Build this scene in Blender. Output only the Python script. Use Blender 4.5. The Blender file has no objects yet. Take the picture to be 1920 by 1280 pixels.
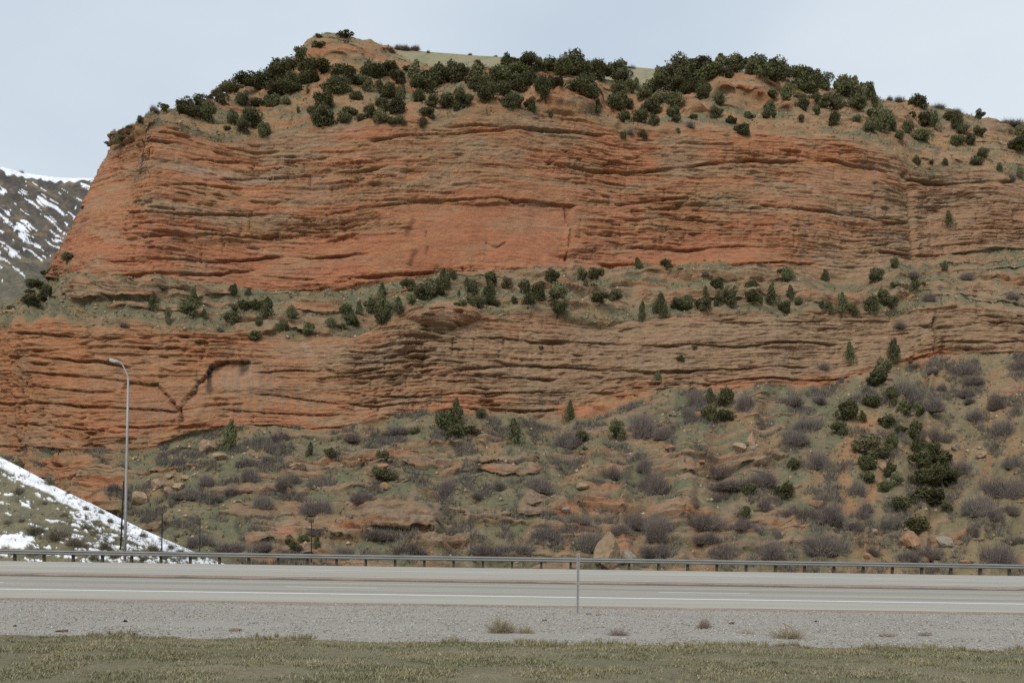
import bpy, math, random
import numpy as np
from mathutils import Matrix, Vector, Euler

random.seed(7); RNG = np.random.default_rng(7)
sc = bpy.context.scene
COL = sc.collection

# ------------------------------------------------------------------ camera, sky, sun, exposure
F = 1867.0; ROLL = 0.0147; HY = 1020.5; CAMZ = 1.5
cam_d = bpy.data.cameras.new("camera"); cam = bpy.data.objects.new("camera", cam_d); COL.objects.link(cam)
cam_d.sensor_width = 36.0; cam_d.lens = 36.0 * F / 1920.0
cam_d.shift_y = (HY - 640.0) / 1920.0
cam_d.clip_start = 0.1; cam_d.clip_end = 20000
ca, sa = math.cos(ROLL), math.sin(ROLL)
cam.matrix_world = Matrix(((ca, -sa, 0, 0), (0, 0, -1, 0), (sa, ca, 0, CAMZ), (0, 0, 0, 1)))
sc.camera = cam

SUN_EL, SUN_AZ = math.radians(40), math.radians(202)      # azimuth: 180 = straight behind the camera
world = bpy.data.worlds.new("World"); sc.world = world; world.use_nodes = True
wn, wl = world.node_tree.nodes, world.node_tree.links
bg = wn["Background"]; bg.inputs[1].default_value = 0.1
sky = wn.new("ShaderNodeTexSky"); sky.sky_type = 'NISHITA'; sky.sun_disc = False
sky.sun_elevation = SUN_EL; sky.sun_rotation = SUN_AZ; sky.air_density = 1.0; sky.dust_density = 3.0
tc = wn.new("ShaderNodeTexCoord")
mp = wn.new("ShaderNodeMapping"); mp.inputs["Scale"].default_value = (1.0, 1.0, 2.2)
cn = wn.new("ShaderNodeTexNoise"); cn.inputs["Scale"].default_value = 1.5; cn.inputs["Detail"].default_value = 5; cn.inputs["Roughness"].default_value = 0.45
cr = wn.new("ShaderNodeValToRGB")
cr.color_ramp.elements[0].position = 0.36; cr.color_ramp.elements[0].color = (0.465, 0.55, 0.655, 1)
cr.color_ramp.elements[1].position = 0.66; cr.color_ramp.elements[1].color = (0.675, 0.745, 0.80, 1)
sm = wn.new("ShaderNodeVectorMath"); sm.operation = 'SCALE'; sm.inputs["Scale"].default_value = 9.0
mx = wn.new("ShaderNodeMix"); mx.data_type = 'RGBA'; mx.inputs[0].default_value = 0.92
wl.new(tc.outputs["Generated"], mp.inputs["Vector"]); wl.new(mp.outputs[0], cn.inputs["Vector"])
wl.new(cn.outputs[0], cr.inputs[0]); wl.new(cr.outputs[0], sm.inputs[0])
wl.new(sky.outputs[0], mx.inputs[6]); wl.new(sm.outputs[0], mx.inputs[7]); wl.new(mx.outputs[2], bg.inputs[0])

sun_d = bpy.data.lights.new("sun", 'SUN'); sun = bpy.data.objects.new("sun", sun_d); COL.objects.link(sun)
sun_d.energy = 1.5; sun_d.angle = math.radians(28); sun_d.color = (1.0, 0.94, 0.84)
sd = Vector((math.sin(SUN_AZ) * math.cos(SUN_EL), math.cos(SUN_AZ) * math.cos(SUN_EL), math.sin(SUN_EL)))
sun.rotation_euler = sd.to_track_quat('Z', 'Y').to_euler(); sun.location = (0, -20, 60)

vs = sc.view_settings
vs.view_transform = 'Standard'; vs.look = 'None'; vs.gamma = 1.0; vs.exposure = 0.32; vs.use_curve_mapping = False
sc.cycles.max_bounces = 4; sc.cycles.diffuse_bounces = 3; sc.cycles.glossy_bounces = 2
sc.cycles.use_denoising = False

# ------------------------------------------------------------------ helpers
def pix(x, y, D):
    """point of the place seen at photo pixel (x, y) standing D metres out"""
    xc = (np.asarray(x, float) - 960) / F; yc = -(np.asarray(y, float) - HY) / F
    return np.stack([D * (xc * ca - yc * sa), np.broadcast_to(D, xc.shape) * 1.0, CAMZ + D * (xc * sa + yc * ca)], -1)

def proj(P):
    X, Y, Z = P[..., 0] / P[..., 1], P[..., 1], (P[..., 2] - CAMZ) / P[..., 1]
    return 960 + F * (X * ca + Z * sa), HY - F * (-X * sa + Z * ca)

def pn(x, y, seed=0):
    x = np.asarray(x, np.float32); y = np.asarray(y, np.float32)
    x, y = np.broadcast_arrays(x, y)
    xi = np.floor(x); yi = np.floor(y); fx = x - xi; fy = y - yi
    xi = xi.astype(np.int32) + seed * 131; yi = yi.astype(np.int32) + seed * 57
    def g(ix, iy, dx, dy):
        h = PT[(PT[ix & 1023] + iy) & 1023]
        return GX[h] * dx + GY[h] * dy
    u = fx * fx * fx * (fx * (fx * 6 - 15) + 10); v = fy * fy * fy * (fy * (fy * 6 - 15) + 10)
    a = g(xi, yi, fx, fy); b = g(xi + 1, yi, fx - 1, fy)
    c = g(xi, yi + 1, fx, fy - 1); d = g(xi + 1, yi + 1, fx - 1, fy - 1)
    return ((a + (b - a) * u) * (1 - v) + (c + (d - c) * u) * v) * 1.5
_ang = np.linspace(0, 2 * np.pi, 1024, endpoint=False)
GX = np.cos(_ang).astype(np.float32); GY = np.sin(_ang).astype(np.float32)
PT = np.random.default_rng(3).permutation(1024).astype(np.int32)

def fbm(x, y, o=4, seed=0, g=0.5):
    r = 0; A = 1.0; f = 1.0
    for k in range(o):
        r = r + A * pn(x * f, y * f, seed + 17 * k); A *= g; f *= 2.03
    return r

def sstep(a, b, x):
    t = np.clip((x - a) / (b - a), 0, 1); return t * t * (3 - 2 * t)

def gsm(v, s):
    n = int(3 * s) + 1; k = np.exp(-0.5 * (np.arange(-n, n + 1) / s) ** 2); k /= k.sum()
    return np.convolve(np.pad(v, n, mode='reflect', reflect_type='odd'), k, mode='valid')

def mesh_np(name, V, Fc, colattr=None, extra=None, smooth=False):
    """V (n,3), Fc (m,k) index array of equal-sized faces"""
    V = np.ascontiguousarray(V, np.float32); Fc = np.ascontiguousarray(Fc, np.int32)
    me = bpy.data.meshes.new(name); n, (m, k) = len(V), Fc.shape
    me.vertices.add(n); me.vertices.foreach_set("co", V.ravel())
    me.loops.add(m * k); me.loops.foreach_set("vertex_index", Fc.ravel())
    me.polygons.add(m); me.polygons.foreach_set("loop_start", np.arange(0, m * k, k, dtype=np.int32))
    if smooth: me.polygons.foreach_set("use_smooth", np.ones(m, bool))
    me.update(calc_edges=True)
    if colattr is not None:
        a = me.color_attributes.new("col", 'FLOAT_COLOR', 'POINT')
        c = np.ones((n, 4), np.float32); c[:, :3] = colattr; a.data.foreach_set("color", c.ravel())
    for key, val in (extra or {}).items():
        a = me.attributes.new(key, 'FLOAT', 'POINT'); a.data.foreach_set("value", np.ascontiguousarray(val, np.float32).ravel())
    return me

def grid_faces(R, C):
    i = np.arange(R * C).reshape(R, C)
    return np.stack([i[:-1, :-1], i[:-1, 1:], i[1:, 1:], i[1:, :-1]], -1).reshape(-1, 4)

def link(name, data, mat=None, parent=None, **props):
    o = bpy.data.objects.new(name, data); COL.objects.link(o)
    if mat is not None and data is not None and len(data.materials) == 0: data.materials.append(mat)
    if parent is not None: o.parent = parent
    for k, v in props.items(): o[k] = v
    return o

class MB:
    """collects simple shapes into one mesh"""
    def __init__(s): s.v = []; s.f = []
    def add(s, V, Fs):
        b = len(s.v); s.v += [tuple(map(float, p)) for p in V]; s.f += [tuple(i + b for i in q) for q in Fs]
    def box(s, x0, x1, y0, y1, z0, z1):
        s.add([(x0,y0,z0),(x1,y0,z0),(x1,y1,z0),(x0,y1,z0),(x0,y0,z1),(x1,y0,z1),(x1,y1,z1),(x0,y1,z1)],
              [(0,3,2,1),(4,5,6,7),(0,1,5,4),(1,2,6,5),(2,3,7,6),(3,0,4,7)])
    def tube(s, pts, rad, n=8):
        pts = [Vector(p) for p in pts]; V = []; Fs = []
        for i, p in enumerate(pts):
            d = (pts[min(i + 1, len(pts) - 1)] - pts[max(i - 1, 0)]).normalized()
            u = d.cross(Vector((0, 1, 0.01))); u = u.normalized() if u.length > 1e-4 else Vector((1, 0, 0)); w = d.cross(u)
            r = rad[i] if hasattr(rad, '__len__') else rad
            for k in range(n):
                t = 2 * math.pi * k / n; V.append(p + (u * math.cos(t) + w * math.sin(t)) * r)
        for i in range(len(pts) - 1):
            for k in range(n):
                Fs.append((i * n + k, i * n + (k + 1) % n, (i + 1) * n + (k + 1) % n, (i + 1) * n + k))
        Fs.append(tuple(range(n - 1, -1, -1))); Fs.append(tuple(range((len(pts) - 1) * n, len(pts) * n)))
        s.add(V, Fs)
    def mesh(s, name, smooth=False):
        me = bpy.data.meshes.new(name); me.from_pydata(s.v, [], s.f); me.update()
        if smooth: me.polygons.foreach_set("use_smooth", np.ones(len(me.polygons), bool))
        return me

# ------------------------------------------------------------------ materials
def mat_base(name, rough=0.95, spec=0.15):
    m = bpy.data.materials.new(name); m.use_nodes = True
    n, l = m.node_tree.nodes, m.node_tree.links
    p = n["Principled BSDF"]; p.inputs["Roughness"].default_value = rough
    p.inputs["Specular IOR Level"].default_value = spec
    return m, n, l, p

def noise_node(n, l, scale, detail=6, rough=0.6, vscale=(1, 1, 1), coord="Object"):
    t = n.new("ShaderNodeTexCoord"); mpn = n.new("ShaderNodeMapping"); mpn.inputs["Scale"].default_value = vscale
    x = n.new("ShaderNodeTexNoise"); x.inputs["Scale"].default_value = scale; x.inputs["Detail"].default_value = detail; x.inputs["Roughness"].default_value = rough
    l.new(t.outputs[coord], mpn.inputs["Vector"]); l.new(mpn.outputs[0], x.inputs["Vector"])
    return x

def ramp(n, l, src, stops):
    r = n.new("ShaderNodeValToRGB"); e = r.color_ramp.elements
    while len(e) < len(stops): e.new(0.5)
    for k, (p, c) in enumerate(stops):
        e[k].position = p; e[k].color = (*c, 1) if len(c) == 3 else c
    l.new(src, r.inputs[0]); return r

def mul(n, l, a, b, fac=1.0):
    m = n.new("ShaderNodeMix"); m.data_type = 'RGBA'; m.blend_type = 'MULTIPLY'; m.inputs[0].default_value = fac
    l.new(a, m.inputs[6]); l.new(b, m.inputs[7]); return m.outputs[2]

def bump(n, l, p, src, strength, dist, prev=None):
    b = n.new("ShaderNodeBump"); b.inputs["Strength"].default_value = strength; b.inputs["Distance"].default_value = dist
    l.new(src, b.inputs["Height"])
    if prev is not None: l.new(prev.outputs[0], b.inputs["Normal"])
    l.new(b.outputs[0], p.inputs["Normal"]); return b

def mat_attr(name, grains, bumps, rough=0.95, spec=0.12):
    """colour from the mesh's own 'col' attribute, broken up with procedural grain"""
    m, n, l, p = mat_base(name, rough, spec)
    a = n.new("ShaderNodeAttribute"); a.attribute_name = "col"; c = a.outputs["Color"]
    for (s, vsc, lo, hi) in grains:
        x = noise_node(n, l, s, 6, 0.65, vsc); r = ramp(n, l, x.outputs[0], [(0.3, lo), (0.7, hi)]); c = mul(n, l, c, r.outputs[0])
    l.new(c, p.inputs["Base Color"])
    prev = None
    for (s, vsc, st, di) in bumps:
        x = noise_node(n, l, s, 8, 0.65, vsc); prev = bump(n, l, p, x.outputs[0], st, di, prev)
    return m

def mat_noise(name, c0, c1, scale, rough=0.9, spec=0.2, vscale=(1, 1, 1), bs=0.3, bd=0.02, random_amt=0.0, metallic=0.0):
    m, n, l, p = mat_base(name, rough, spec); p.inputs["Metallic"].default_value = metallic
    x = noise_node(n, l, scale, 6, 0.65, vscale); r = ramp(n, l, x.outputs[0], [(0.3, c0), (0.7, c1)]); c = r.outputs[0]
    if random_amt:
        oi = n.new("ShaderNodeObjectInfo"); lo, hi = 1 - random_amt, 1 + random_amt
        rr = ramp(n, l, oi.outputs["Random"], [(0, (lo * 1.08, lo, lo * .95)), (0.5, (1, .93, .95)), (1, (hi, hi, hi * 0.95))]); c = mul(n, l, c, rr.outputs[0])
    l.new(c, p.inputs["Base Color"])
    if bs: bump(n, l, p, x.outputs[0], bs, bd)
    return m

M = {}
M['rock'] = mat_attr('red_rock', [(0.9, (1, 1, 2.5), (.80, .78, .76), (1.18, 1.17, 1.15)), (7, (1, 1, 1.5), (.82, .82, .82), (1.16, 1.16, 1.16))],
                     [(1.6, (1, 1, 5), 0.65, 0.35), (7, (1, 1, 2.0), 0.6, 0.08)])
M['hill'] = mat_attr('hill_ground', [(1.2, (1, 1, 1), (.8, .8, .8), (1.2, 1.2, 1.2)), (9, (1, 1, 1), (.75, .75, .75), (1.25, 1.25, 1.25))], [(3, (1, 1, 1), 0.6, 0.1)])
M['far'] = mat_attr('far_ground', [(0.08, (1, 1, 1), (.85, .85, .85), (1.15, 1.15, 1.15)), (0.5, (1, 1, 1), (.7, .7, .72), (1.3, 1.3, 1.3))], [(0.3, (1, 1, 1), 0.8, 1.0)])
M['juniper'] = mat_noise('juniper_foliage', (.064, .074, .035), (.150, .153, .078), 5, 0.9, 0.1, bs=0, random_amt=0.32)
M['juniper_pale'] = mat_noise('pale_juniper_foliage', (.11, .115, .06), (.21, .205, .115), 5, 0.9, 0.1, bs=0, random_amt=0.22)
M['bark'] = mat_noise('bark', (.07, .055, .045), (.16, .13, .11), 14, 0.95, 0.1, (1, 1, .25))
M['twig'] = mat_noise('bare_twigs', (.135, .116, .105), (.245, .215, .19), 3, 0.95, 0.1, bs=0, random_amt=0.16)
M['sage'] = mat_noise('sagebrush', (.14, .13, .09), (.26, .235, .165), 6, 0.95, 0.1, bs=0, random_amt=0.2)
M['straw'] = mat_noise('dry_straw', (.20, .165, .10), (.38, .32, .21), 9, 0.9, 0.15, bs=0)
M['weedred'] = mat_noise('reddish_weed', (.16, .11, .09), (.28, .21, .17), 9, 0.9, 0.15, bs=0)
M['boulder'] = mat_attr('boulder_rock', [(1.6, (1, 1, 1), (.75, .73, .7), (1.2, 1.2, 1.2)), (9, (1, 1, 1), (.8, .8, .8), (1.15, 1.15, 1.15))], [(3, (1, 1, 1), 0.7, 0.12), (14, (1, 1, 1), 0.4, 0.03)])
M['galv'] = mat_noise('galvanised_steel', (.29, .285, .28), (.42, .41, .40), 3, 0.6, 0.4, (.3, 1, 4), bs=0.05, metallic=0.35)
M['rail'] = mat_noise('weathered_rail_steel', (.20, .195, .185), (.33, .325, .31), 1.5, 0.6, 0.3, (.4, 1, 3), bs=0.05, metallic=0.15)
M['wood'] = mat_noise('weathered_post_wood', (.055, .045, .035), (.12, .10, .08), 12, 0.95, 0.1, (1, 1, .2))
M['darkwood'] = mat_noise('dark_pole_wood', (.02, .018, .016), (.05, .045, .04), 12, 0.95, 0.1, (1, 1, .2))
M['lens'] = mat_noise('lamp_lens', (.75, .77, .78), (.85, .86, .87), 3, 0.25, 0.5, bs=0)

# ------------------------------------------------------------------ the cliff
NC = 880
S = np.linspace(-300, 2250, NC)
def L(pts):            # y(x) for the part where the column parameter is the photo column
    p = np.array(pts, float); return p
def line(right, left, D):
    """right: (x, y) for s >= 240; left: (s, x, y) for s < 240; D: (s, depth)"""
    q = [(s, x, y) for s, x, y in left] + [(x, x, y) for x, y in right]
    q = np.array(q, float); d = np.array(D, float)
    x = np.interp(S, q[:, 0], q[:, 1]); y = np.interp(S, q[:, 0], q[:, 2]); dd = np.interp(S, d[:, 0], d[:, 1])
    lowl = (S < 240)
    ext = S > q[-1, 0]; x[ext] = S[ext]
    return gsm(x, 3), gsm(y, 3), gsm(dd, 9)

D1p = [(-300,168),(-100,138),(0,128),(130,121),(250,119),(500,123),(650,122),(800,126),(1000,127),(1250,132),(1500,136),(1700,141),(1950,143),(2250,146)]
def addD(p, k): return [(s, d + k) for s, d in p]
L1 = line([(300,842),(360,822),(420,806),(520,806),(600,806),(660,800),(730,788),(800,772),(860,768),(930,776),(1010,778),(1070,772),(1120,752),(1190,742),(1290,728),(1450,722),(1560,724),(1610,706),(1680,690),(1750,668),(1920,672),(2250,672)],
          [(-300,-380,850),(-100,-120,852),(0,0,852),(150,150,850),(240,240,848)], D1p)
L2 = line([(300,614),(450,622),(560,632),(640,626),(700,618),(740,596),(770,578),(830,568),(870,572),(900,582),(1000,584),(1200,592),(1400,584),(1600,582),(1700,580),(1800,576),(1860,584),(1920,590),(2250,600)],
          [(-300,-420,760),(-150,-190,690),(-60,-60,618),(0,0,598),(80,80,598),(150,150,603),(240,240,606)], addD(D1p, 5.5))
D3p = [(-300,240),(-100,190),(0,166),(40,153),(80,145),(150,136),(200,134),(260,135),(500,141),(700,143),(900,146),(1100,152),(1300,157),(1500,160),(1690,161),(1712,166),(1740,168),(1950,172),(2250,176)]
L3 = line([(300,527),(420,538),(500,551),(570,552),(660,544),(760,534),(840,520),(900,510),(1000,506),(1060,508),(1130,494),(1250,494),(1400,498),(1500,504),(1560,512),(1610,514),(1660,500),(1730,490),(1850,478),(1920,474),(2250,470)],
          [(-300,300,520),(-100,150,524),(0,104,530),(40,104,527),(80,114,522),(120,140,516),(160,172,514),(200,200,520),(240,238,524)], D3p)
L4 = line([(290,221),(340,226),(400,238),(480,260),(560,246),(640,240),(760,230),(830,216),(900,206),(1000,208),(1100,208),(1170,238),(1230,246),(1300,240),(1400,248),(1500,246),(1600,258),(1680,282),(1720,318),(1780,316),(1850,322),(1920,332),(2250,350)],
          [(-300,360,330),(-60,240,290),(0,222,276),(40,212,272),(80,213,268),(120,226,258),(160,244,248),(200,262,236),(240,276,226)], addD(D3p, 9))
D5p = [(-300,275),(-60,215),(0,190),(40,168),(80,158),(160,154),(240,156),(300,164),(400,176),(500,190),(580,204),(700,206),(900,204),(1100,206),(1300,212),(1500,216),(1700,218),(1950,222),(2250,226)]
L5 = line([(300,207),(340,198),(400,182),(450,168),(490,152),(530,138),(560,108),(578,86),(596,70),(620,66),(645,72),(690,84),(720,100),(770,124),(850,132),(950,130),(1040,130),(1130,142),(1170,152),(1200,166),(1235,150),(1290,134),(1380,126),(1450,132),(1480,146),(1550,162),(1600,172),(1650,184),(1700,190),(1760,203),(1830,219),(1920,229),(2100,240),(2250,250)],
          [(-300,360,310),(-60,240,284),(0,222,272),(40,212,268),(80,214,263),(120,228,254),(160,246,243),(200,266,230),(240,282,216)], D5p)
Lines = [pix(x, y, d) for (x, y, d) in (L1, L2, L3, L4, L5)]
x0 = L1[0]; P0 = pix(x0, np.full(NC, 1000.0), np.interp(S, [-300, 0, 300, 700, 1900, 2250], [118, 98, 88, 86, 90, 92])); P0[:, 2] = -1.6
L6w = Lines[4].copy(); L6w[:, 0] *= 1.03; L6w[:, 1] += 45; L6w[:, 2] -= 1.0
L7w = Lines[4].copy(); L7w[:, 0] *= 1.08; L7w[:, 1] += 190; L7w[:, 2] -= 40
Lines = [P0] + Lines + [L6w, L7w]
NR = [185, 185, 90, 255, 125, 14, 8]
Bv = [-2, 16, 30, 41, 70, 98, 106, 120]
rows, brow, band = [], [], []
for k, nr in enumerate(NR):
    for i in range(nr):
        t = i / nr
        rows.append(Lines[k] * (1 - t) + Lines[k + 1] * t); brow.append(Bv[k] * (1 - t) + Bv[k + 1] * t); band.append(k + t)
rows.append(Lines[-1]); brow.append(Bv[-1]); band.append(len(NR))
P = np.array(rows); NRW = len(rows)
brow = np.array(brow); band = np.array(band)
# soften the creases where bands meet
ker = np.exp(-0.5 * (np.arange(-8, 9) / 3.0) ** 2); ker /= ker.sum()
Pp = np.pad(P, ((8, 8), (0, 0), (0, 0)), mode='reflect', reflect_type='odd'); Q = np.zeros_like(P)
for i, w in enumerate(ker): Q += w * Pp[i:i + NRW]
P = Q
al = np.concatenate([[0], np.cumsum(np.hypot(np.diff(Lines[3][:, 0]), np.diff(Lines[3][:, 1])))])
A = np.broadcast_to(al[None, :], (NRW, NC)).astype(np.float32)
B = np.broadcast_to(brow[:, None], (NRW, NC)).astype(np.float32)
T = np.broadcast_to(band[:, None], (NRW, NC)).astype(np.float32)
PX, PY = proj(P)
SX = np.broadcast_to(S[None, :], (NRW, NC))

def normals(P):
    du = np.gradient(P, axis=1); dv = np.gradient(P, axis=0)
    n = np.cross(du, dv); n /= np.linalg.norm(n, axis=-1, keepdims=True) + 1e-9
    return n
N0 = normals(P)

def layers(b, a, tmin, tmax, seed, lat, spread=0.75):
    r = np.random.default_rng(seed); zb = [-6.0]
    while zb[-1] < 130: zb.append(zb[-1] + tmin + (tmax - tmin) * r.random() ** 1.6)
    zb = np.array(zb); idx = np.clip(np.searchsorted(zb, b) - 1, 0, len(zb) - 2)
    th = (zb[idx + 1] - zb[idx]); fr = (b - zb[idx]) / th
    pr = r.uniform(-1, 1, len(zb))[idx] * (1 - spread) + spread * 1.5 * pn(a / lat, idx * 7.31 + 0.5, seed)
    jd = np.clip(r.random(len(zb))[idx] * 1.1 + 1.9 * pn(a / (lat * 0.8), idx * 3.7 + 0.3, seed + 5) - 0.5, 0, 1.3)
    rnd = 1 - np.clip(1 - fr, 0, 1) ** 3 * 0 - np.clip((fr - 0.6) / 0.4, 0, 1) ** 2 * 0.45       # rounded brow
    und = -jd * np.clip(1 - fr * th / (0.12 + 0.06 * th), 0, 1) ** 0.7                             # undercut at the foot
    return pr * 0.6 + (rnd - 1) + und, idx, pr

BZ = (.35 * B + .65 * P[..., 2]).astype(np.float32)
bw = BZ + .8 * pn(A / 70, B / 30, 1) + 0.12 * pn(A / 24, B / 6, 2) + 0.045 * pn(A / 6, B / 2, 3) + 0.05 * pn(A / 1.5, B / .7, 4)
d1, i1, p1 = layers(bw, A, 0.8, 2.6, 11, 42)
d2, i2, p2 = layers(bw + .3 * pn(A / 9, B / 3, 5), A, 0.28, 0.85, 12, 22)
d3, i3, p3 = layers(bw + .15 * pn(A / 4, B / 2, 6), A, 0.14, 0.34, 13, 10)
g1 = sstep(-.35, .3, fbm(A / 22, B / 7, 3, 30)); g2 = sstep(-.3, .35, fbm(A / 12, B / 4, 3, 31))
bil1 = np.abs(pn(A / 26, bw / 1.7, 20)); bil2 = np.abs(pn(A / 9, bw / .7, 21)); bil3 = np.abs(pn(A / 3.2, bw / .32, 22))
vj = sstep(.05, .0, np.abs(pn(A / 7, i1 * 9.17 + .4, 23))) * .30 + sstep(.06, .0, np.abs(pn(A / 3.2, i2 * 5.31 + .4, 24))) * .16
strata = 0.36 * d1 * (0.2 + 0.9 * g1) + 0.30 * d2 * (0.2 + 0.9 * g2) + 0.22 * d3 + (.40 * bil1 + .32 * bil2 * (.4 + g1) + .26 * bil3) * (.5 + .7 * g2) - vj - .2
pock = sstep(.34, .52, pn(A / 2.4, bw / .42, 40)) * sstep(-.05, .35, fbm(A / 18, B / 5, 2, 41) + .12 * (T < 2.2)) * .7
pock = pock + sstep(.42, .58, pn(A / 5.5, bw / .8, 42)) * sstep(0, .3, fbm(A / 25, B / 8, 2, 43)) * .9
rough = 0.20 * fbm(A / 4.5, B / 1.8, 5, 50, 0.62) + .10 * np.abs(fbm(A / .9, B / .35, 3, 51, .6))
butt = 1.8 * fbm(A / 34, B / 60, 3, 60) + 0.45 * fbm(A / 10, B / 22, 3, 61)

# how cliff-like each place is
edge = 0.10 * fbm(A / 10, B / 9, 3, 70)
cl = sstep(.97, 1.03, T + edge * .5) * (1 - sstep(1.93, 2.03, T + edge)) + sstep(2.97, 3.02, T + edge * .4) * (1 - sstep(3.92, 4.06, T + edge))
bench = sstep(1.95, 2.05, T) * (1 - sstep(2.95, 3.02, T)); talus = 1 - sstep(.96, 1.02, T); top = sstep(3.95, 4.05, T) * (1 - sstep(5.0, 5.05, T))
# rock bands cropping out on the bench and the upper slope
cb = bench * sstep(.10, .32, fbm(A / 26, bw / 1.7, 3, 80) + .12 * sstep(1000, 1300, PX) - .28 * sstep(330, 160, PX))
ct = top * sstep(.10, .34, fbm(A / 20, bw / 2.6, 3, 81) + .10 * sstep(4.3, 4.02, T)) * (1 - sstep(4.75, 4.98, T) * sstep(740, 800, PX))

PX = PX.astype(np.float32); PY = PY.astype(np.float32)
PXW = PX + 14 * pn(A / 6, B / 3, 90); PYW = PY + 6 * pn(A / 5, B / 2, 91) + 2.5 * pn(A / 1.6, B / .8, 93)
cta = talus * sstep(.24, .38, fbm(A / 18, bw / .95, 3, 82) + .10 * sstep(820, 860, PY) - .5 * sstep(520, 330, PX) - .45 * sstep(1420, 1560, PX)) * (1 - sstep(.90, .97, T))
def blob(x0, x1, y0, y1, sx=12, sy=4):
    o = np.zeros(A.shape, np.float32)
    w = (PXW > x0 - sx) & (PXW < x1 + sx) & (PYW > y0 - sy) & (PYW < y1 + sy)
    a, b = PXW[w], PYW[w]
    o[w] = sstep(x0 - sx, x0 + sx, a) * (1 - sstep(x1 - sx, x1 + sx, a)) * sstep(y0 - sy, y0 + sy, b) * (1 - sstep(y1 - sy, y1 + sy, b))
    return o
LEDGES = [(650,835,945,1000,2.2),(620,690,985,1012,1.5),(770,900,832,842,.9),(800,1015,862,876,1.3),(830,1010,882,898,1.2),(985,1205,934,952,1.5),(960,1100,952,972,.8),(1095,1185,868,880,.8),
          (1215,1340,852,888,1.7),(1310,1450,846,876,1.4),(640,735,856,872,1.2),(690,760,878,900,1.3),(780,895,1008,1030,1.9),(545,640,868,884,.9),(530,620,884,902,.8),(470,560,1002,1022,1.1),(520,640,1030,1048,1.2),
          (1215,1290,942,985,1.1),(60,235,862,905,2.0),(110,240,905,965,2.4),(580,740,985,1000,.7),(390,520,925,940,.7),(1395,1450,868,882,1.0),(1030,1170,842,850,.6),(1330,1480,965,985,.4),(1120,1240,1000,1030,.3),
          (1850,1960,738,760,.9),(1680,1800,1000,1030,.4),(1600,1680,700,720,.7),(1500,1600,650,720,.4)]
BLEDGES = [(140,300,528,566,1.6),(430,630,602,628,1.3),(540,650,572,588,1.0),(1000,1190,528,545,.8),(1040,1180,560,575,.7),(1200,1480,508,528,1.0),(1190,1420,545,568,.9),(1480,1640,552,572,1.0),(1690,1830,583,606,1.6),(1650,1720,535,560,.8),(1800,1930,520,560,.5),(300,440,545,560,.6)]
TLEDGES = [(590,700,100,122,2.0),(690,770,100,112,1.4),(1330,1440,150,192,2.6),(1005,1112,176,206,2.2),(1440,1520,192,212,2.4),(1270,1340,198,216,1.6),(880,960,196,206,1.0),(430,520,165,185,1.4),(1480,1560,205,225,1.0),(1840,1900,232,250,1.6),(400,450,192,204,1.0),(540,600,172,182,.8),(1660,1700,208,226,1.2)]
ledge = np.zeros_like(A); lmask = np.zeros_like(A)
for (a0, a1, b0, b1, pr) in LEDGES + BLEDGES + TLEDGES:
    m = blob(a0, a1, b0, b1, 16 if b0 > 215 else 24, 1.6 if b0 > 215 else 5)
    ledge = np.maximum(ledge, m * pr); lmask = np.maximum(lmask, m)
lsm = (lmask * (1 - .45 * sstep(.1, .6, pn(A / 5, B / 1.6, 92)))).astype(np.float32)
rockm = np.clip(np.maximum.reduce([cl, cb * .9, ct * .9, lsm, cta * .85]), 0, 1)

# smooth wall panels between the bedded rock
panel = np.zeros_like(A)
for (a0, a1, b0, b1, k) in [(760,1075,384,500,.85),(1090,1440,462,494,.8),(205,290,396,470,.6),(430,800,455,535,.6),(150,235,300,480,.65),(960,1080,320,372,.35),(395,500,686,730,.9),(250,400,722,790,.6),(1290,1480,694,716,.7),(470,640,632,660,.5),(1180,1500,596,640,.35)]:
    panel = np.maximum(panel, blob(a0, a1, b0, b1, 34, 12) * k)

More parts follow.
